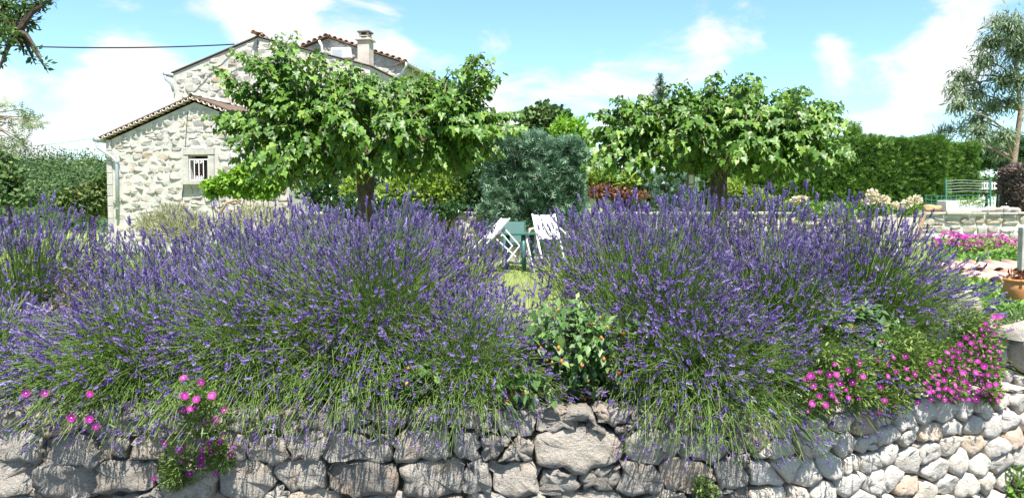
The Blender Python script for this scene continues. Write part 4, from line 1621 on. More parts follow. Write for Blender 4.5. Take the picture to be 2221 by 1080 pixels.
# ------------------------------------------------------------------ lawn grass
n = 22000
gx = rng.uniform(-3.2, 5.0, n)
gy = rng.uniform(4.6, 16.4, n) ** 1.0
P = np.stack([gx, gy, gz(gx, gy) - .01], 1)
pat = .5 + .5 * np.sin(gx * 2.3 + np.sin(gy * 1.9)) * np.sin(gy * 1.3 + gx)
dl = norm(np.stack([rng.normal(0, .35, n), rng.normal(0, .35, n), np.ones(n)], 1))
hgt = rng.uniform(.05, .13, n) * (1 + .6 * (rng.random(n) < .1)) * (.7 + .6 * pat)
link('grass', scatter('grass', T_BLADE, P, frames(dl, rand_dirs(n)), rng.uniform(.006, .012, n), hgt, var=np.clip(rng.random(n) * .7 + pat * .3, 0, 1)), L_grass,
     label='dry yellow-green lawn grass around the table and chairs', cat='grass', kind='stuff')

# ------------------------------------------------------------------ low wall at the back of the lawn
bw = root('terrace_wall', 'low pale stone wall behind the lawn, below the juniper and trough', 'stone wall', (0, 16.5, .4))
BX0, BX1 = -4.5, 13.0
mb = MB()
mb.box(((BX0 + BX1) / 2, 16.66, .72), (BX1 - BX0, .22, 1.44))
under(mb.build('mortar_core', plain('white_lime_joint', (.50, .48, .44), .9, scale=6, noise=.06, bumpd=.01), bw), bw)
for q in course_rects(BX0, BX1, .35, 1.40, (.12, .20), (.16, .42), .018):
    c = np.mean(q, axis=0)
    if c[0] > .44 * 16.5 + .6 and c[1] < .95:
        continue
    me, o_ = stone_mesh('stone', shrink(q, .014), .06, .022, lambda u, z, wv: (u, 16.54 - wv, z), n=10, rough=.014, rnd=.1)
    bw_m = M_wallstone if rng.random() < .5 else M_housestone
    ob = link('stone', me, bw_m, bw)
    ob.location = Vector(o_) - Vector(bw.location)
u = BX0
while u < BX1:
    wd = rng.uniform(.3, .7)
    ob = MB().box((0, 0, 0), (wd - .015, .36, rng.uniform(.045, .07))).build('capstone', M_housestone, bw, bevel=.015)
    ob.location = Vector((u + wd / 2, 16.64 + rng.normal(0, .01), 1.475)) - Vector(bw.location)
    ob.rotation_euler = (rng.normal(0, .02), rng.normal(0, .015), rng.normal(0, .03))
    u += wd
BW_TOP = 1.51

# boards stacked as a bed edge, and a post leaning on them
pr = root('board_edging', 'stack of grey weathered boards edging the bed beside the stone wall', 'boards', at(1965, 520, 15.6))
b0 = Vector(pr.location)
for i in range(6):
    za = at(1965, 516 - i * 10.0, 15.6).z
    xa, xb = at(1900 + rng.uniform(-6, 6), 500, 15.6).x, at(1996 + rng.uniform(-4, 4), 500, 15.6).x
    o_ = MB().box((0, 0, 0), (xb - xa, .06, .083)).build('board', M_oldwood, pr, bevel=.006)
    o_.location = Vector(((xa + xb) / 2, 15.6 + .035 * i, za)) - b0
    o_.rotation_euler = (rng.normal(0, .04), rng.normal(0, .012), rng.normal(0, .02))
p0, p1 = at(1990, 522, 15.45), at(2004, 464, 15.62)
MB().bar(p0, p1, .07, .05).build('leaning_stake', M_vinewood, label='brown wooden stake leaning against the grey boards', cat='stake')

# stone trough and loose rocks on the wall
tr = root('stone_trough', 'white stone trough planter standing on the back wall', 'trough', at(2081, 466, 16.7))
tb = Vector(tr.location)
tb.z = BW_TOP
tr.location = tb
lw, lh = 82 / FPX * 16.7, 24 / FPX * 16.7
V = []
for (x, y, z) in ((-1, -1, 0), (1, -1, 0), (1, 1, 0), (-1, 1, 0), (-1.06, -1.05, 1), (1.04, -1.05, 1), (1.04, 1.05, 1), (-1.06, 1.05, 1)):
    V.append((x * lw / 2 * .93, y * .17, z * lh))
m_ = MB()
m_.v = V + [(v[0] * .86, v[1] * .72, lh) for v in V[4:]] + [(v[0] * .84, v[1] * .7, lh - .06) for v in V[4:]]
m_.f = [(3, 2, 1, 0), (0, 1, 5, 4), (1, 2, 6, 5), (2, 3, 7, 6), (3, 0, 4, 7), (4, 5, 9, 8), (5, 6, 10, 9), (6, 7, 11, 10), (7, 4, 8, 11), (8, 9, 13, 12), (9, 10, 14, 13), (10, 11, 15, 14), (11, 8, 12, 15), (12, 13, 14, 15)]
M_trough = plain('pale_trough_stone', (0.66, 0.64, 0.60), .85, scale=7, noise=.1, bumpd=.01)
m_.build('basin', M_trough, tr, bevel=.02)
n = 260
P = np.stack([rng.uniform(-.1, .42, n), rng.uniform(-.2, .1, n), lh + rng.uniform(-.07, .05, n)], 1)
P[:, 1] = np.where(P[:, 2] < lh, -.2, P[:, 1])
link('trailing_plant', scatter('trailing_plant', T_LEAF, P, frames(rand_dirs(n) + [0, -.3, .3], rand_dirs(n)), .03, .06), L_cover, tr, kind='stuff')


def rock(name, label, px, py, D, size, mat=M_drystone, cat='rock', z=None, group=None):
    c = at(px, py, D)
    z0 = c.z if z is None else z
    bm_v, F = [], []
    nu, nv = 12, 8
    ph = rng.uniform(0, 6, 6)
    for i in range(nv + 1):
        th = math.pi * i / nv
        for j in range(nu):
            a = 2 * math.pi * j / nu
            d_ = np.array([math.sin(th) * math.cos(a), math.sin(th) * math.sin(a), math.cos(th)])
            rr = 1 + .16 * math.sin(3 * a + ph[0]) * math.sin(th) + .14 * math.sin(2 * a + 3 * th + ph[1]) + rng.normal(0, .03)
            e = np.sign(d_) * np.abs(d_) ** .75 * rr
            bm_v.append(tuple(e * np.array(size) / 2 + np.array([0, 0, size[2] * .45])))
    for i in range(nv):
        for j in range(nu):
            F.append((i * nu + j, (i + 1) * nu + j, (i + 1) * nu + (j + 1) % nu, i * nu + (j + 1) % nu))
    o_ = link(name, mesh_np(name, np.array(bm_v), [np.array(F)], smooth=True), mat, label=label, cat=cat, group=group)
    o_.location = (c.x, c.y, z0)
    o_.rotation_euler = (0, 0, rng.uniform(-.3, .3))
    return o_


rock('round_stone', 'rounded mossy brown stone left of the trough on the wall', 2020, 460, 16.66, (.34, .28, .16), plain('mossy_stone', (.36, .24, .12), .95, scale=12, noise=.25, bumpd=.02), z=BW_TOP - .01)
for i, (px, sx, lab) in enumerate(((2130, .16, 'small grey loose rock touching the trough end'), (2146, .2, 'second loose rock from the trough on the wall'), (2162, .22, 'third loose rock from the trough on the wall'),
                                   (2180, .24, 'flat tan loose rock fourth from the trough'), (2200, .26, 'last loose rock on the wall by the purple hedge'))):
    rock('loose_rock', lab, px, 460, 16.66, (sx, .2, .10 + .03 * (i % 2)), M_housestone, z=BW_TOP - .01, group='loose rocks on the back wall')
bo = at(2075, 690, 5.2)
rock('boulder', 'grey boulder half hidden by lavender tips above the pink ice plant', 2075, 690, 5.2, (.30, .22, .17), M_wallstone, 'boulder', z=float(gz(bo.x, bo.y)) - .01)
rock('flat_rock', 'small flat pale rock lying beside the grey boulder', 2098, 640, 5.45, (.13, .1, .05), M_drystone, z=at(2098, 645, 5.45).z)


# ------------------------------------------------------------------ garden furniture
def px_bar(mb_, a, b, w_, D1, D2=None, h=None):
    mb_.bar(at(a[0], a[1], D1), at(b[0], b[1], D2 if D2 else D1), w_, h)


FD = 14.3
FZ = float(gz(.2, FD))
tb_ = root('garden_table', 'green plastic garden table between the white chairs on the lawn', 'table', Vector((at(1128, 505, FD + .35).x, FD + .35, FZ)))
tz = at(1128, 505, FD + .35).z - FZ
MB().lathe((0, 0, tz - .035), [(0, 0), (.34, 0), (.355, .012), (.355, .03), (.34, .036), (0, .036)], 28).build('table_top', M_greenplastic, tb_)
for sx, sy in ((.06, -.26), (-.24, .08), (.24, .12)):
    MB().tube([(sx, sy, 0), (sx * .95, sy * .95, tz - .03)], [.036, .042], 10).build('leg', M_greenplastic, tb_, smooth=True)
MB().tube([(-.24, .08, .14), (.06, -.26, .14), (.24, .12, .14)], .018, 6).build('stretcher', M_greenplastic, tb_)

# left chair, tipped forward against the table, seen from its side
lc = root('folding_chair', 'white folding chair seen side-on, tipped forward against the table', 'chair', Vector((at(1060, 585, FD).x, FD, FZ)), 'white folding chairs at the table')
lb = Vector(lc.location)
for nm, segs in (('rail', [((1106, 473), (1040, 545), 13.95), ((1088, 473), (1021, 545), 14.4)]),
                 ('leg', [((1077, 519), (1118, 556), 13.95), ((1064, 517), (1103, 553), 14.4)]),
                 ('armrest', [((1097, 499), (1127, 533), 13.95), ((1083, 500), (1110, 532), 14.4)]),
                 ('leg', [((1127, 533), (1091, 579), 13.95), ((1112, 532), (1078, 575), 14.4)])):
    for a, b, D in segs:
        m_ = MB()
        px_bar(m_, a, b, .03, D, h=.022)
        under(m_.build(nm, M_white, lc, bevel=.006), lc)
for nm, q in (('backrest', ((1106, 474), (1088, 474), (1066, 500), (1085, 500))), ('seat', ((1084, 502), (1065, 502), (1050, 517), (1069, 517)))):
    pts = [at(q[0][0], q[0][1], 13.96), at(q[1][0], q[1][1], 14.39), at(q[2][0], q[2][1], 14.39), at(q[3][0], q[3][1], 13.96)]
    under(MB().prism(pts, (.008, 0, -.012)).build(nm, M_whitefab, lc), lc)
pts = [at(1070, 522, 13.97), at(1056, 522, 14.38), at(1092, 553, 14.38), at(1108, 553, 13.97)]
under(MB().prism(pts, (.008, 0, -.01)).build('seat_back', M_greenfab, lc), lc)
under(MB().bar(at(1118, 556, 13.95), at(1103, 553, 14.4), .025).build('crossbar', M_white, lc), lc)

# right chair, tipped forward, its back towards the road
rc = root('folding_chair', 'white folding chair with its back to the road, right of the table', 'chair', Vector((at(1185, 590, FD).x, FD, FZ)), 'white folding chairs at the table')
A0, A1, B0_, B1_ = at(1155, 467, 14.05), at(1203, 467, 14.05), at(1166, 519, 13.75), at(1214, 519, 13.75)
under(MB().prism([A0, A1, B1_, B0_], (0, .015, .003)).build('backrest', M_whitefab, rc), rc)
under(MB().prism([B0_ + Vector((.01, .02, -.01)), B1_ + Vector((-.01, .02, -.01)), at(1216, 550, 14.1), at(1174, 550, 14.1)], (0, .012, 0)).build('seat', M_greenfab, rc), rc)
for a, b in ((A0, B0_), (A1, B1_)):
    d_ = (b - a).normalized()
    under(MB().bar(a - d_ * .03, b + d_ * .42, .03, .024).build('rail', M_white, rc, bevel=.006), rc)
under(MB().bar(A0 + Vector((0, -.01, -.075)), A1 + Vector((0, -.01, -.075)), .028).build('crossbar', M_white, rc), rc)
for sx, (pa, pb, pc) in enumerate((((1150, 497), (1142, 522), (1160, 589)), ((1214, 495), (1248, 526), (1236, 589)))):
    q = [at(*pa, 13.8), at(*pb, 13.72), at(*pc, 13.62)]
    q[2].z = FZ + .01
    under(MB().tube([q[0] + Vector((.06 * (1 if sx == 0 else -1), .1, .01)), q[0], q[1], q[2]], .017, 8).build('leg', M_white, rc, smooth=True), rc)
    under(MB().bar(q[0] + Vector((0, .3, -.02)), q[0], .05, .025).build('armrest', M_white, rc, bevel=.006), rc)
for a, b in (((1172, 520), (1157, 548)), ((1212, 520), (1228, 566))):
    under(MB().bar(at(*a, 13.8), at(*b, 14.1), .024).build('strut', M_white, rc), rc)

# green chair on the far side of the table
gc = root('green_chair', 'dark green garden chair behind the table, only its back showing', 'chair', Vector((at(1115, 560, 15.2).x, 15.2, FZ)))
gb = Vector(gc.location)
zt, zb = at(1118, 481, 15.2).z - FZ, .44
for sx in (-1, 1):
    MB().tube([(sx * .21, .12, zt + .02), (sx * .21, .04, zb), (sx * .22, .14, 0)], .015, 6).build('leg', M_greenplastic, gc)
    MB().tube([(sx * .21, -.38, zb), (sx * .22, -.42, 0)], .015, 6).build('leg', M_greenplastic, gc)
    MB().box((sx * .23, -.15, zb + .2), (.04, .45, .025)).build('armrest', M_white, gc)
MB().prism([(-.2, .12, zt), (.2, .12, zt), (.2, .05, zb + .05), (-.2, .05, zb + .05)], (0, .012, 0)).build('backrest', M_greenfab, gc)
for i in range(6):
    MB().box((0, -.36 + i * .075, zb), (.42, .06, .018)).build('seat_slat', M_greenplastic, gc)

# lantern hanging under the right mulberry
la = root('lantern', 'small glazed lantern hanging beside the right mulberry trunk', 'lantern', at(1498, 402, 12.3))
s_ = 12.3 / FPX
M_glass = plain('frosted_glass', (.6, .6, .58), .3)
MB().box((0, 0, .01), (16 * s_, .11, .02)).build('base', M_twig, la)
MB().box((0, 0, 12 * s_), (10 * s_, .075, 19 * s_)).build('glass', M_glass, la)
for sx in (-1, 1):
    for sy in (-1, 1):
        MB().box((sx * 6.2 * s_, sy * .045, 12 * s_), (.014, .014, 20 * s_)).build('post', M_twig, la)
MB().prism([(-9 * s_, -.07, 22.5 * s_), (9 * s_, -.07, 22.5 * s_), (0, -.07, 30 * s_)], (0, .14, 0)).build('roof', M_twig, la)
MB().tube([(0, 0, 29 * s_), (0.01, 0, 62 * s_)], .006, 5).build('cord', M_cable, la)


# ------------------------------------------------------------------ clipped hedges and shrubs
def hedge(name, label, x0, x1, y0, y1, z0, z1, n, mat, tmpl, size, core_mat, lump=.06, cat='hedge', bald=0.0, cell=0, inner=.14):
    r = root(name, label, cat, ((x0 + x1) / 2, (y0 + y1) / 2, z0))
    b = Vector(r.location)
    A = np.array([(x1 - x0) * (z1 - z0), (x1 - x0) * (y1 - y0), (y1 - y0) * (z1 - z0), (y1 - y0) * (z1 - z0)])
    f_ = rng.choice(4, n, p=A / A.sum())
    U_, V_ = rng.random(n), rng.random(n)
    P = np.zeros((n, 3))
    N = np.zeros((n, 3))
    for k2, nv in ((0, (0, -1, 0)), (1, (0, 0, 1)), (2, (-1, 0, 0)), (3, (1, 0, 0))):
        s2 = f_ == k2
        N[s2] = nv
        X = x0 + (x1 - x0) * U_[s2]
        if k2 == 0:
            P[s2] = np.stack([X, np.full(s2.sum(), y0), z0 + (z1 - z0) * V_[s2]], 1)
        elif k2 == 1:
            P[s2] = np.stack([X, y0 + (y1 - y0) * V_[s2], np.full(s2.sum(), z1)], 1)
        else:
            P[s2] = np.stack([np.full(s2.sum(), x0 if k2 == 2 else x1), y0 + (y1 - y0) * U_[s2], z0 + (z1 - z0) * V_[s2]], 1)
    lmp = lump * (np.sin(P[:, 0] * 4.1 + P[:, 2] * 2.3) + np.sin(P[:, 2] * 5.3 - P[:, 0] * 2.9 + P[:, 1] * 3) + .8 * np.sin(P[:, 0] * 11 + P[:, 2] * 9)) * .6
    P += N * (lmp + rng.uniform(-.12, .02, n))[:, None]
    dl = norm(N * .75 + rng.normal(0, .55, (n, 3)) + np.array([0, 0, .25]))
    o_ = link('foliage', scatter('foliage', tmpl, P, frames(dl, rand_dirs(n)), size * rng.uniform(.6, 1.25, n), var=np.clip(rng.random(n) * .8 + .2 * (.5 + lmp / max(lump, .01) * .3), 0, 1)), mat, r, kind='stuff')
    o_.location = -b
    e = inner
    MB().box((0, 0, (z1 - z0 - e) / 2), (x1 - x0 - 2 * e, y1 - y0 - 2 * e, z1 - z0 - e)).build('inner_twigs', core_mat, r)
    return r


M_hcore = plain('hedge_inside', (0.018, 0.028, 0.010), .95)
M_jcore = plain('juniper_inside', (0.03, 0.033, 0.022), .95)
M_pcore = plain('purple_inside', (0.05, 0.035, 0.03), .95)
D = 20.0
h0, h1 = at(1480, 450, D), at(2056, 303, D)
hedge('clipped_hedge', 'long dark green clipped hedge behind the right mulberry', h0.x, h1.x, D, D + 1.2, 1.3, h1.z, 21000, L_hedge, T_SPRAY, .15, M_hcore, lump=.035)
D = 25.0
h0, h1 = at(2030, 450, D), at(2126, 314, D)
hedge('clipped_hedge', 'short shaded end of hedge set back beside the wire fence', h0.x, h1.x, D, D + 1.4, 1.2, h1.z, 6500, L_hedge, T_SPRAY, .17, M_hcore)
D = 16.2
h0, h1 = at(1064, 480, D), at(1264, 306, D)
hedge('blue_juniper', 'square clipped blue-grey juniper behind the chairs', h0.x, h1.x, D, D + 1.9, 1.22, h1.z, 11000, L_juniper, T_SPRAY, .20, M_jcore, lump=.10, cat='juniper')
h0, h1 = at(1352, 450, 17.6), at(1500, 385, 17.6)
hedge('blue_juniper', 'low blue-grey juniper behind the lantern and right mulberry trunk', h0.x, h1.x, 17.6, 18.6, 1.4, h1.z, 5000, L_juniper, T_SPRAY, .15, M_jcore, lump=.10, cat='juniper')
h0, h1 = at(2166, 470, 17.9), at(2330, 366, 17.2)
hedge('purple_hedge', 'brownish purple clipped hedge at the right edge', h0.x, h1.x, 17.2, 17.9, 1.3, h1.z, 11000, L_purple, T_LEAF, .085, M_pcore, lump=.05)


def bush(name, label, blobs_, n, mat, tmpl, size, cat='shrub', aspect=1.0, ground=None, core=None, up=.3, rough=.3, cell=0, limit=300, group=None, stem_r=.035):
    """blobs_: (px, py, D, rx, ry, rz) lumps of foliage on short woody stems"""
    C_ = np.array([np.array(at(b_[0], b_[1], b_[2])) for b_ in blobs_])
    Rd = np.array([b_[3:6] for b_ in blobs_], float)
    cx_, cy_ = C_[:, 0].mean(), C_[:, 1].mean()
    g_ = float(gz(cx_, cy_)) if ground is None else ground
    r = root(name, label, cat, (cx_, cy_, g_), group)
    vol = Rd[:, 0] * Rd[:, 2]
    k_ = rng.choice(len(C_), n, p=vol / vol.sum())
    d_ = rand_dirs(n)
    rr = 1 - rough * rng.random(n) ** 1.5 * 2 + rng.normal(0, .07, n)
    P = C_[k_] + d_ * Rd[k_] * np.clip(rr, .1, 1.25)[:, None]
    dl = norm(d_ + rng.normal(0, .6, (n, 3)) + np.array([0, 0, up]))
    sz = size * rng.uniform(.6, 1.25, n)
    leaves(r, 'leaf', 'foliage', tmpl, mat, P, frames(dl, norm(d_ + rng.normal(0, .5, (n, 3)) + np.array([0, 0, .6]))), sz * aspect, sz, cell=cell, limit=limit)
    for i in range(min(len(C_), 12)):
        p0 = Vector((cx_, cy_, g_ - .05)).lerp(Vector((C_[i][0], C_[i][1], g_ - .05)), .6)
        o2 = MB().tube([p0, Vector(C_[i]) - Vector((0, 0, Rd[i][2] * .2)), Vector(C_[i]) + Vector((0, 0, Rd[i][2] * .5))], [stem_r, stem_r * .6, stem_r * .2], 5).build('stem', M_bark, r)
        under(o2, r)
    return r


bush('golden_shrub', 'yellow-green leafy shrub right of the left mulberry trunk', [(900, 415, 17.5, .5, .5, .45), (950, 405, 17.6, .4, .5, .4), (860, 425, 17.4, .4, .4, .35), (985, 425, 17.5, .35, .4, .4), (770, 418, 17.6, .3, .3, .35)], 3600, L_yellow, T_LEAF, .13)
bush('laurel_bush', 'dark green laurel between the golden shrub and square juniper', [(1015, 405, 17.8, .5, .6, .75), (985, 385, 18.2, .5, .6, .7), (1040, 430, 17.5, .3, .4, .45), (1005, 450, 17.3, .4, .4, .4)], 3600, L_laurel, T_LEAF, .13)
bush('ivy_bush', 'dark creeping foliage over the back wall behind the left lavender', [(885, 458, 16.3, .5, .25, .2), (945, 462, 16.25, .4, .25, .18), (830, 455, 16.3, .5, .25, .2), (760, 452, 16.3, .5, .3, .25), (985, 456, 16.3, .25, .25, .12)], 3000, L_laurel, T_LEAF, .10)
bush('laurel_bush', 'dark leafy bush in the shade behind the left mulberry trunk', [(740, 405, 18.5, .6, .6, .6), (690, 400, 18.8, .5, .5, .6), (830, 410, 18.8, .6, .5, .5)], 3000, L_laurel, T_LEAF, .13)
bush('golden_shrub', 'yellow-green shrub between the square juniper and the right mulberry', [(1310, 385, 17.6, .4, .4, .22), (1350, 392, 17.5, .35, .4, .2), (1290, 395, 17.5, .25, .3, .2)], 1800, L_yellow, T_LEAF, .11)
bush('copper_shrub', 'coppery red low shrub below the yellow-green one by the juniper', [(1300, 416, 17.2, .38, .35, .14), (1345, 420, 17.2, .3, .35, .12), (1375, 424, 17.3, .3, .3, .10)], 1700, L_red, T_LEAF, .08)
bush('golden_shrub', 'yellow-green shrub at the hedge foot right of the right mulberry trunk', [(1590, 415, 17.0, .3, .35, .25), (1625, 430, 16.9, .35, .35, .2), (1660, 440, 16.9, .3, .3, .15), (1690, 446, 16.9, .25, .3, .1)], 2600, L_yellow, T_LEAF, .10)
for lab, bl in (('tall cream flower head in front of the long hedge', [(1892, 424, 14.5, .10, .10, .10), (1880, 438, 14.5, .10, .1, .05)]),
                ('small round cream flower head beside the taller one', [(1917, 436, 14.5, .085, .085, .08)]),
                ('slanting cream flower spray nearest the stone trough', [(1985, 434, 14.6, .11, .12, .07), (1966, 441, 14.6, .10, .12, .07), (1945, 447, 14.6, .07, .1, .06)]),
                ('pale pink flower head at the hedge foot left of the others', [(1737, 432, 14.8, .11, .12, .04), (1727, 436, 14.8, .08, .1, .05)])):
    bush('cream_flower', lab, bl, 330, L_cream, T_LEAF, .055, cat='flower', aspect=1.3, stem_r=.010, group='cream flowers before the hedge')
bush('low_foliage', 'green leafy growth under the cream flowers by the boards', [(1960, 455, 15.0, .3, .3, .1), (1890, 455, 14.8, .3, .3, .12), (1760, 452, 14.8, .4, .3, .1), (1835, 455, 14.8, .35, .3, .1)], 1800, L_cover, T_LEAF, .09)
bush('pale_shrub', 'pale dry shrub against the foot of the annex wall', [(375, 475, 16.5, .38, .4, .30), (330, 490, 16.4, .3, .35, .24), (425, 486, 16.4, .3, .35, .24), (380, 505, 16.2, .6, .4, .28)], 6500, L_pale, T_BLADE, .13, aspect=.10, up=.9, ground=.45)
bush('pale_shrub', 'pale wispy shrub right of the vine trunk by the house', [(545, 465, 16.8, .3, .3, .18), (500, 485, 16.6, .25, .3, .2), (590, 475, 16.6, .25, .3, .2)], 1800, L_pale, T_BLADE, .13, aspect=.10, up=.9, ground=.45)
# vine on the house
bush('grape_vine', 'bright green vine trained along the annex wall under the mulberry', [(470, 405, 19.6, .32, .2, .2), (505, 395, 19.5, .35, .25, .25), (545, 390, 19.4, .4, .25, .32), (590, 385, 19.4, .4, .25, .35), (520, 415, 19.5, .45, .2, .12), (460, 420, 19.6, .2, .15, .08), (555, 360, 19.4, .3, .25, .25), (450, 398, 19.7, .14, .12, .06), (575, 415, 19.4, .3, .2, .15), (530, 372, 19.5, .25, .2, .15)], 2300, L_vine, T_MULB, .16, cat='vine', ground=.45, stem_r=.012, rough=.6, up=-.3)
vt = MB().tube([at(470, 520, 19.4), at(478, 462, 19.3), at(492, 440, 19.3), at(512, 434, 19.3), at(525, 446, 19.3), at(532, 425, 19.4)], [.04, .035, .03, .03, .025, .02], 7)
vt.build('vine_trunk', M_vinewood, label='twisted bare vine stem crossing the shaded wall foot', cat='vine', smooth=True)

# ------------------------------------------------------------------ right bank: ground cover, tiles, pot
def carpet(name, label, pts, n, mat, tmpl, size, hgt, cat, aspect=1.0, cell=0, limit=0, flowers=None):
    """low plants on the bank: pts are (px, D, rx, ry) patches on the ground"""
    c = [np.array(at(p_[0], 600, p_[1])) for p_ in pts]
    b = Vector((c[0][0], c[0][1], float(gz(c[0][0], c[0][1]))))
    r = root(name, label, cat, b)
    k_ = rng.integers(0, len(pts), n)
    a = rng.uniform(0, 6.283, n)
    s2 = rng.random(n) ** .5
    X = np.array([q[0] for q in c])[k_] + np.cos(a) * s2 * np.array([p_[2] for p_ in pts])[k_]
    Y = np.array([q[1] for q in c])[k_] + np.sin(a) * s2 * np.array([p_[3] for p_ in pts])[k_]
    hh = hgt * (1 - .6 * s2 ** 2) * (.75 + .35 * np.sin(X * 9) * np.sin(Y * 7 + X * 4))
    P = np.stack([X, Y, gz(X, Y) + hh * rng.uniform(.35, 1.05, n)], 1)
    dl = norm(rng.normal(0, .7, (n, 3)) + np.array([0, -.35, .25]))
    sz = size * rng.uniform(.6, 1.25, n)
    leaves(r, 'leaf', 'foliage', tmpl, mat, P, frames(dl, norm(rng.normal(0, .4, (n, 3)) + np.array([0, -.3, 1]))), sz * aspect, sz, cell=cell, limit=limit)
    if flowers:
        nf, fs = flowers
        fm = single_mesh('petals', T_FLOWER, L_pink)
        idx = rng.permutation(n)[:nf]
        for i in idx:
            o2 = link('flower', fm, None, r)
            q_ = Matrix(frames(np.array([[rng.normal(0, .4), -.5, 1.0]]), rand_dirs(1))[0].tolist())
            sc = fs * rng.uniform(.7, 1.2)
            Mx = (q_ @ Matrix.Diagonal((sc, sc, sc))).to_4x4()
            Mx.translation = Vector((X[i], Y[i], float(gz(X[i], Y[i])) + hh[i] * 1.12)) - b
            o2.matrix_local = Mx
    return r


carpet('ground_cover', 'light green leafy ground cover on the bank by the terracotta pot', [(2120, 5.9, .26, .35), (2075, 6.4, .26, .5), (2155, 5.45, .22, .3), (2035, 7.3, .35, .7), (2140, 5.6, .2, .3)], 4000, L_cover, T_LEAF, .058, .14, 'ground cover', cell=13, limit=300)
carpet('ground_cover', 'light green ground cover patch between clay tiles and pink flowers', [(2110, 9.4, .9, .6), (2050, 9.0, .6, .7), (2180, 9.6, .6, .6)], 4200, L_cover, T_LEAF, .075, .16, 'ground cover', cell=13, limit=250)
carpet('pink_mound', 'mound of magenta flowers in front of the low stone wall', [(2105, 11.6, .62, .5), (2075, 11.5, .4, .4), (2145, 11.7, .4, .4)], 2600, L_mat, T_LEAF, .05, .34, 'flowers', flowers=(230, .032))
tcan = root('tile_coping', 'row of pale pink clay canal tiles laid on the bank', 'clay tiles', at(2150, 606, 7.6))
cb_ = Vector(tcan.location)
tm = tile_mesh(.095, .42, False, .016, 8)
M_pinktile = plain('pale_pink_tile', (.48, .31, .235), .85, scale=7, noise=.14, bumpd=.003)
for row in range(2):
    for i in range(7):
        o_ = link('tile', tm, M_pinktile, tcan)
        o_.location = (-.28 + i * .19 + row * .07, -.20 + row * .36, -.035 + row * .06)
        o_.rotation_euler = (.12 + rng.normal(0, .02), rng.normal(0, .05), rng.normal(.12, .04))
MB().box((.3, .2, -.12), (1.4, .8, .14)).build('mortar_bed', M_mortar, tcan)
po = root('terracotta_pot', 'orange glazed terracotta pot at the right edge', 'pot', at(2214, 662, 5.6))
po.location.z = at(2214, 662, 5.6).z
sc = 5.6 / FPX
MB().lathe((0, 0, 0), [(0, 0), (24 * sc, 0), (30 * sc, 14 * sc), (35 * sc, 34 * sc), (34 * sc, 46 * sc), (31 * sc, 50 * sc), (36 * sc, 53 * sc), (36 * sc, 58 * sc), (31 * sc, 58 * sc), (29 * sc, 50 * sc), (0, 48 * sc)], 28).build('body', M_terracotta, po, smooth=True)
MB().lathe((0, 0, -.12), [(0, 0), (.12, 0), (.11, .12), (0, .12)], 14).build('stone_foot', M_dressed, po)
n = 160
P = np.stack([rng.normal(0, .05, n), rng.normal(0, .05, n), 58 * sc + rng.uniform(-.02, .035, n)], 1)
link('reddish_succulent', scatter('reddish_succulent', T_LEAF, P, frames(rand_dirs(n) + [0, 0, .8], rand_dirs(n)), .03, .045), L_red, po, kind='stuff')
pp = at(2219, 580, 6.8)
MB().box((0, 0, 0), (.07, .07, .42)).build('square_post', M_oldwood, label='grey square post at the right edge above the pot', cat='post', bevel=.008).location = (pp.x, pp.y, at(2219, 545, 6.8).z)
bush('trailing_plant', 'dark green trailing plant over the pier at the lower right edge', [(2212, 730, 4.0, .07, .12, .12), (2208, 770, 3.95, .06, .1, .10), (2222, 700, 4.1, .08, .12, .08), (2215, 800, 3.9, .04, .06, .05)], 1800, L_lavleaf, T_BLADE, .045, aspect=.16, ground=.95, up=-.5)
bush('weed', 'little green weed growing at the foot of the pier wall', [(2200, 1050, 3.72, .05, .05, .08), (2210, 1075, 3.7, .06, .05, .06)], 220, L_cover, T_LEAF, .035, ground=.3)
bush('moss_tuft', 'dark green tuft growing between the wall stones at bottom centre', [(1522, 1055, 3.17, .03, .03, .04), (1540, 1066, 3.17, .03, .02, .03)], 300, L_mat, T_LEAF, .02, ground=.3)
bush('yellow_sprig', 'tiny yellow-green sprig growing from a joint of the dry stones', [(1802, 862, 3.38, .02, .02, .025), (1797, 920, 3.4, .012, .012, .02)], 90, L_yellow, T_LEAF, .02, ground=.5)

# wire netting between hedge and purple hedge
fe = root('wire_fence', 'green wire netting fence between the hedge and purple hedge', 'fence', at(2100, 455, 17.6))
fb = Vector(fe.location)
Dn = 17.6
for i in range(15):
    px = 2008 + i * 11.2
    under(MB().tube([at(px, 458, Dn), at(px + 2 * math.sin(i), 424 + 2 * math.sin(i * 1.7), Dn)], .008, 4).build('wire', M_wire, fe), fe)
for py in (425, 433, 441, 449):
    under(MB().tube([at(2005 + i * 17, py + 1.5 * math.sin(i * 1.3 + py), Dn) for i in range(10)], .007, 4).build('wire', M_wire, fe), fe)
for py in (392, 398, 404, 410, 416):
    under(MB().tube([at(2052 + i * 16, py + 1.2 * math.sin(i * 1.1 + py), Dn + .3) for i in range(7)], .006, 4).build('upper_wire', M_greywire, fe), fe)
for px in (2052, 2148):
    under(MB().tube([at(px, 470, Dn + .3), at(px, 388, Dn + .3)], .02, 6).build('post', M_wire, fe), fe)
wf = root('white_fence', 'bit of white picket fence far behind the wire netting', 'fence', at(2140, 412, 34))
for i in range(7):
    under(MB().bar(at(2124 + i * 5.5, 412, 34), at(2124 + i * 5.5, 395, 34), .05, .03).build('picket', M_white, wf), wf)
for py in (398, 409):
    under(MB().bar(at(2120, py, 34.05), at(2162, py, 34.05), .03, .06).build('rail', M_white, wf), wf)


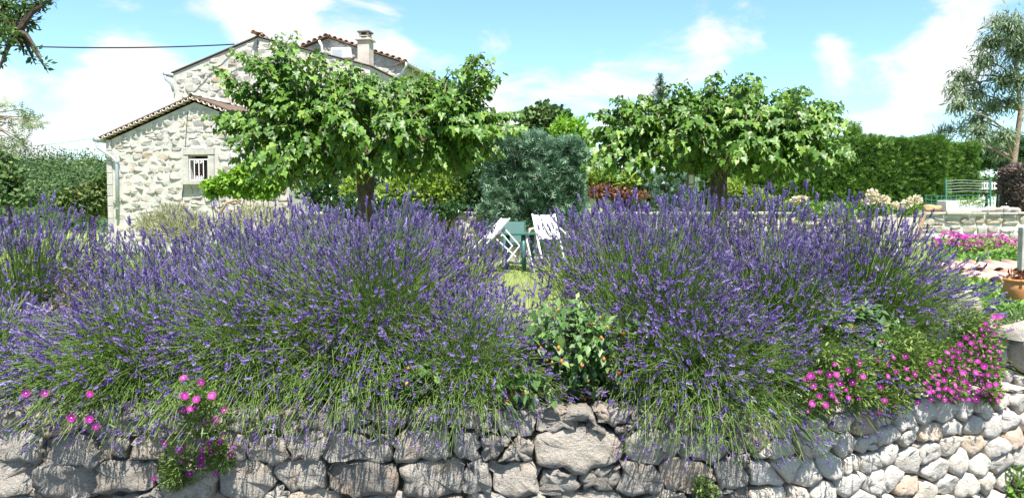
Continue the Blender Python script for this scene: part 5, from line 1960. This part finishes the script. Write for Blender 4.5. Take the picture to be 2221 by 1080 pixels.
# ------------------------------------------------------------------ background trees
def tree(name, label, trunk, blobs_, n, mat, tmpl, size, aspect=1.0, ground=None, bark=M_bark, r0=.12, rough=.35, up=0.0, droop=0.0, group=None, twigs=2):
    """trunk: list of (px,py,D); blobs_ (px,py,D,rx,ry,rz): each lump hangs on a limb from the trunk"""
    tp = [at(*t) for t in trunk]
    g_ = float(gz(tp[0].x, tp[0].y)) if ground is None else ground
    base = Vector((tp[0].x, tp[0].y, g_))
    r = root(name, label, 'tree', base, group)
    line = [base - Vector((0, 0, .2))] + tp[(1 if tp[0].z < g_ + .3 else 0):]
    under(MB().tube(line, list(np.linspace(r0, r0 * .3, len(line))), 8).build('trunk', bark, r, smooth=True), r)
    C_ = np.array([np.array(at(b_[0], b_[1], b_[2])) for b_ in blobs_])
    Rd = np.array([b_[3:6] for b_ in blobs_], float)
    LN = np.array([np.array(v) for v in line[1:]])
    for c_, rd in zip(C_, Rd):
        dd = np.linalg.norm(LN - (c_ - np.array([0, 0, rd[2]])), axis=1)
        s2 = Vector(LN[np.argmin(dd)])
        e = Vector(c_)
        mid = s2.lerp(e, .5) + Vector((0, 0, .12 * (e - s2).length * (1 - droop)))
        under(MB().tube([s2, mid, e, e + (e - mid) * .5], [r0 * .35, r0 * .22, r0 * .1, r0 * .03], 5).build('limb', bark, r), r)
        tw = MB()
        for _ in range(twigs):
            d_ = Vector(rand_dirs(1)[0])
            tw.tube([mid.lerp(e, .7), e + Vector((d_.x * rd[0] * .5, d_.y * rd[1] * .5, abs(d_.z) * rd[2] * .5)), e + Vector((d_.x * rd[0], d_.y * rd[1], d_.z * rd[2])) * .95], [r0 * .08, r0 * .05, r0 * .02], 4, cap=False)
        if twigs:
            under(tw.build('twigs', bark, r, kind='stuff'), r)
    vol = Rd[:, 0] * Rd[:, 2]
    k_ = rng.choice(len(C_), n, p=vol / vol.sum())
    d_ = rand_dirs(n)
    rr = np.clip(1 - rough * rng.random(n) * 2 + rng.normal(0, .08, n), .05, 1.2)
    P = C_[k_] + d_ * Rd[k_] * rr[:, None]
    dl = norm(d_ * .6 + rng.normal(0, .6, (n, 3)) + np.array([0, 0, up - droop * 1.3]))
    sz = size * rng.uniform(.6, 1.3, n)
    tv_ = rng.random(len(C_))
    o_ = link('crown', scatter('crown', tmpl, P, frames(dl, norm(d_ + rng.normal(0, .6, (n, 3)) + np.array([0, 0, .5]))), sz * aspect, sz, var=np.clip(tv_[k_] * .35 + rng.random(n) * .65, 0, 1)), mat, r, kind='stuff')
    o_.location = -base
    return r


E = 30.0
eb = []
for px, py, rr in ((2190, 60, 1.0), (2150, 85, .7), (2205, 110, .9), (2140, 130, .7), (2180, 165, .8), (2090, 165, .65), (2075, 190, .5), (2120, 205, .8), (2085, 225, .6), (2150, 225, .7), (2195, 215, .6), (2110, 255, .7), (2215, 170, .6), (2160, 45, .5), (2235, 80, 1.0), (2250, 150, .9), (2130, 285, .6), (2175, 290, .6), (2160, 320, .6), (2120, 310, .5), (2245, 230, .8)):
    eb.append((px + rng.normal(0, 4), py + rng.normal(0, 4), E + rng.normal(0, .8), rr * .9, rr * .9, rr * .75))
tree('eucalyptus_tree', 'tall airy grey-green tree with bare limbs at the right edge', [(2200, 460, E), (2198, 350, E), (2206, 300, E), (2214, 240, E), (2206, 170, E), (2196, 100, E)], eb, 11500, L_euc, T_LEAF, .26, .36, r0=.15, bark=M_twig, rough=.6, droop=.7)
tree('pine_tree', 'dark low tree spreading behind the white fence under the eucalyptus', [(2170, 420, 36), (2172, 350, 36), (2180, 310, 36)], [(2150, 335, 36, 1.3, 1, .45), (2185, 345, 36, 1.2, 1, .4), (2125, 345, 36, .9, 1, .4), (2190, 318, 36, 1.2, 1, .5), (2225, 340, 36, 1.2, 1, .5)], 3200, L_laurel, T_SPRAY, .4, r0=.2)
tree('oak_tree', 'dark round-topped tree rising behind the square juniper', [(1185, 430, 33), (1185, 330, 33), (1185, 270, 33)], [(1165, 262, 33, .8, .8, .6), (1200, 255, 33, .8, .8, .5), (1180, 245, 33, .6, .7, .4), (1150, 290, 33, .6, .7, .6), (1220, 270, 33, .5, .6, .5), (1135, 300, 33, .5, .5, .5), (1190, 300, 33, 1, .8, .7)], 3600, L_far, T_CLUMP, .24, r0=.16, rough=.4)
tree('lime_tree', 'bright green tree behind the juniper, beside the dark round-topped tree', [(1235, 440, 27), (1235, 340, 27), (1235, 290, 27)], [(1230, 275, 27, .5, .6, .4), (1250, 290, 27, .5, .6, .5), (1215, 295, 27, .5, .5, .4), (1260, 310, 27, .5, .5, .5)], 1500, L_vine, T_LEAF, .2, .8, r0=.1)
tree('spruce_tree', 'thin spire of a conifer poking above the right mulberry', [(1432, 450, 42), (1432, 300, 42), (1432, 220, 42), (1432, 166, 42)], [(1432, 172, 42, .12, .12, .25), (1432, 186, 42, .3, .3, .12), (1432, 200, 42, .45, .45, .14), (1432, 214, 42, .6, .6, .16), (1432, 232, 42, .8, .8, .25), (1432, 260, 42, 1.1, 1.1, .4)], 1500, L_laurel, T_SPRAY, .26, r0=.1, twigs=0)
tree('conifer', 'small green conifer tip above the left end of the long hedge', [(1852, 450, 30), (1852, 320, 30), (1852, 282, 30)], [(1852, 284, 30, .2, .2, .25), (1850, 300, 30, .4, .4, .3), (1855, 320, 30, .5, .5, .4)], 1100, L_hedge, T_SPRAY, .22, r0=.08, twigs=0)
tree('wispy_tree', 'pale wispy sapling above the right end of the long hedge', [(2045, 440, 31), (2048, 320, 31), (2050, 280, 31)], [(2040, 290, 31, .35, .4, .4), (2062, 285, 31, .35, .4, .4), (2022, 300, 31, .3, .3, .25), (2085, 285, 31, .3, .3, .4)], 500, L_euc, T_BLADE, .25, .12, r0=.05, rough=.5, up=.8)
tree('chestnut_tree', 'olive-brown round chestnut below the hill left of the annex', [(200, 470, 60), (200, 430, 60), (200, 405, 60)], [(200, 418, 60, 1.2, 1.4, .7), (170, 425, 60, 1.1, 1.2, .7), (225, 415, 60, 1.0, 1.2, .9), (205, 440, 60, 1.8, 1.4, 1), (150, 440, 60, 1.2, 1.2, .8), (240, 445, 60, 1.2, 1.2, .8), (230, 395, 60, .7, .7, .6)], 6500, L_chest, T_CLUMP, .30, r0=.3, ground=-3, rough=.25)
tree('dark_tree', 'dark leafy tree at the left edge below the feathery branches', [(20, 470, 38), (20, 420, 38), (20, 380, 38)], [(-5, 345, 38, .6, .8, .5), (12, 385, 38, .7, .9, .6), (-40, 380, 38, 1.2, 1, .9), (0, 420, 38, 1.1, 1, .5), (-60, 340, 38, 1, 1, .8), (45, 432, 38, .8, 1, .3)], 4200, L_far, T_CLUMP, .24, r0=.2, ground=-1.0, rough=.3)
fb_ = []
for px, py in ((10, 225), (35, 240), (60, 250), (20, 265), (55, 275), (10, 295), (40, 300), (-20, 250), (75, 265), (20, 325), (-30, 300), (55, 320), (-60, 240), (-70, 300)):
    fb_.append((px + rng.normal(0, 4), py + rng.normal(0, 4), 15 + rng.normal(0, .3), .18, .2, .09))
tree('feathery_tree', 'feathery pale-leaved tree entering at the left edge above the hill', [(-110, 500, 15), (-105, 380, 15), (-80, 310, 15), (-45, 270, 15)], fb_, 380, L_feather, T_SPRAY, .15, r0=.07, bark=M_twig, rough=.45, droop=.2)
# plum branch reaching in at the top left
pbl = []
for px, py, rr in ((15, 15, .2), (50, 20, .2), (85, 8, .14), (30, 45, .18), (60, 50, .15), (12, 70, .16), (45, 78, .12), (108, 2, .08), (30, 92, .08), (50, 110, .07), (70, 125, .07), (92, 138, .08), (80, 108, .04), (8, 120, .06), (-20, 40, .25), (-30, 90, .2), (-50, 0, .3), (3, 140, .03)):
    pbl.append((px, py, 7.5 + rng.normal(0, .15), rr * .8, rr * .8, rr * .62))
tree('plum_tree', 'dark twiggy tree branch hanging into the top left corner', [(-420, 560, 7.6), (-380, 250, 7.6), (-220, 90, 7.5), (-90, 40, 7.5), (0, 40, 7.5), (40, 70, 7.5)], pbl, 1700, L_plum, T_LEAF, .065, .8, r0=.10, rough=.5)
tree('distant_tree', 'dark distant trees glimpsed past the end of the hedge', [(2140, 440, 80), (2140, 415, 80), (2140, 405, 80)], [(2128, 402, 80, .9, .9, .7), (2145, 398, 80, 1, .9, .8), (2160, 402, 80, .9, .9, .7), (2145, 412, 80, 1.6, 1, .7), (2110, 408, 80, .9, .9, .7)], 1500, L_far, T_CLUMP, .35, r0=.2, twigs=0)
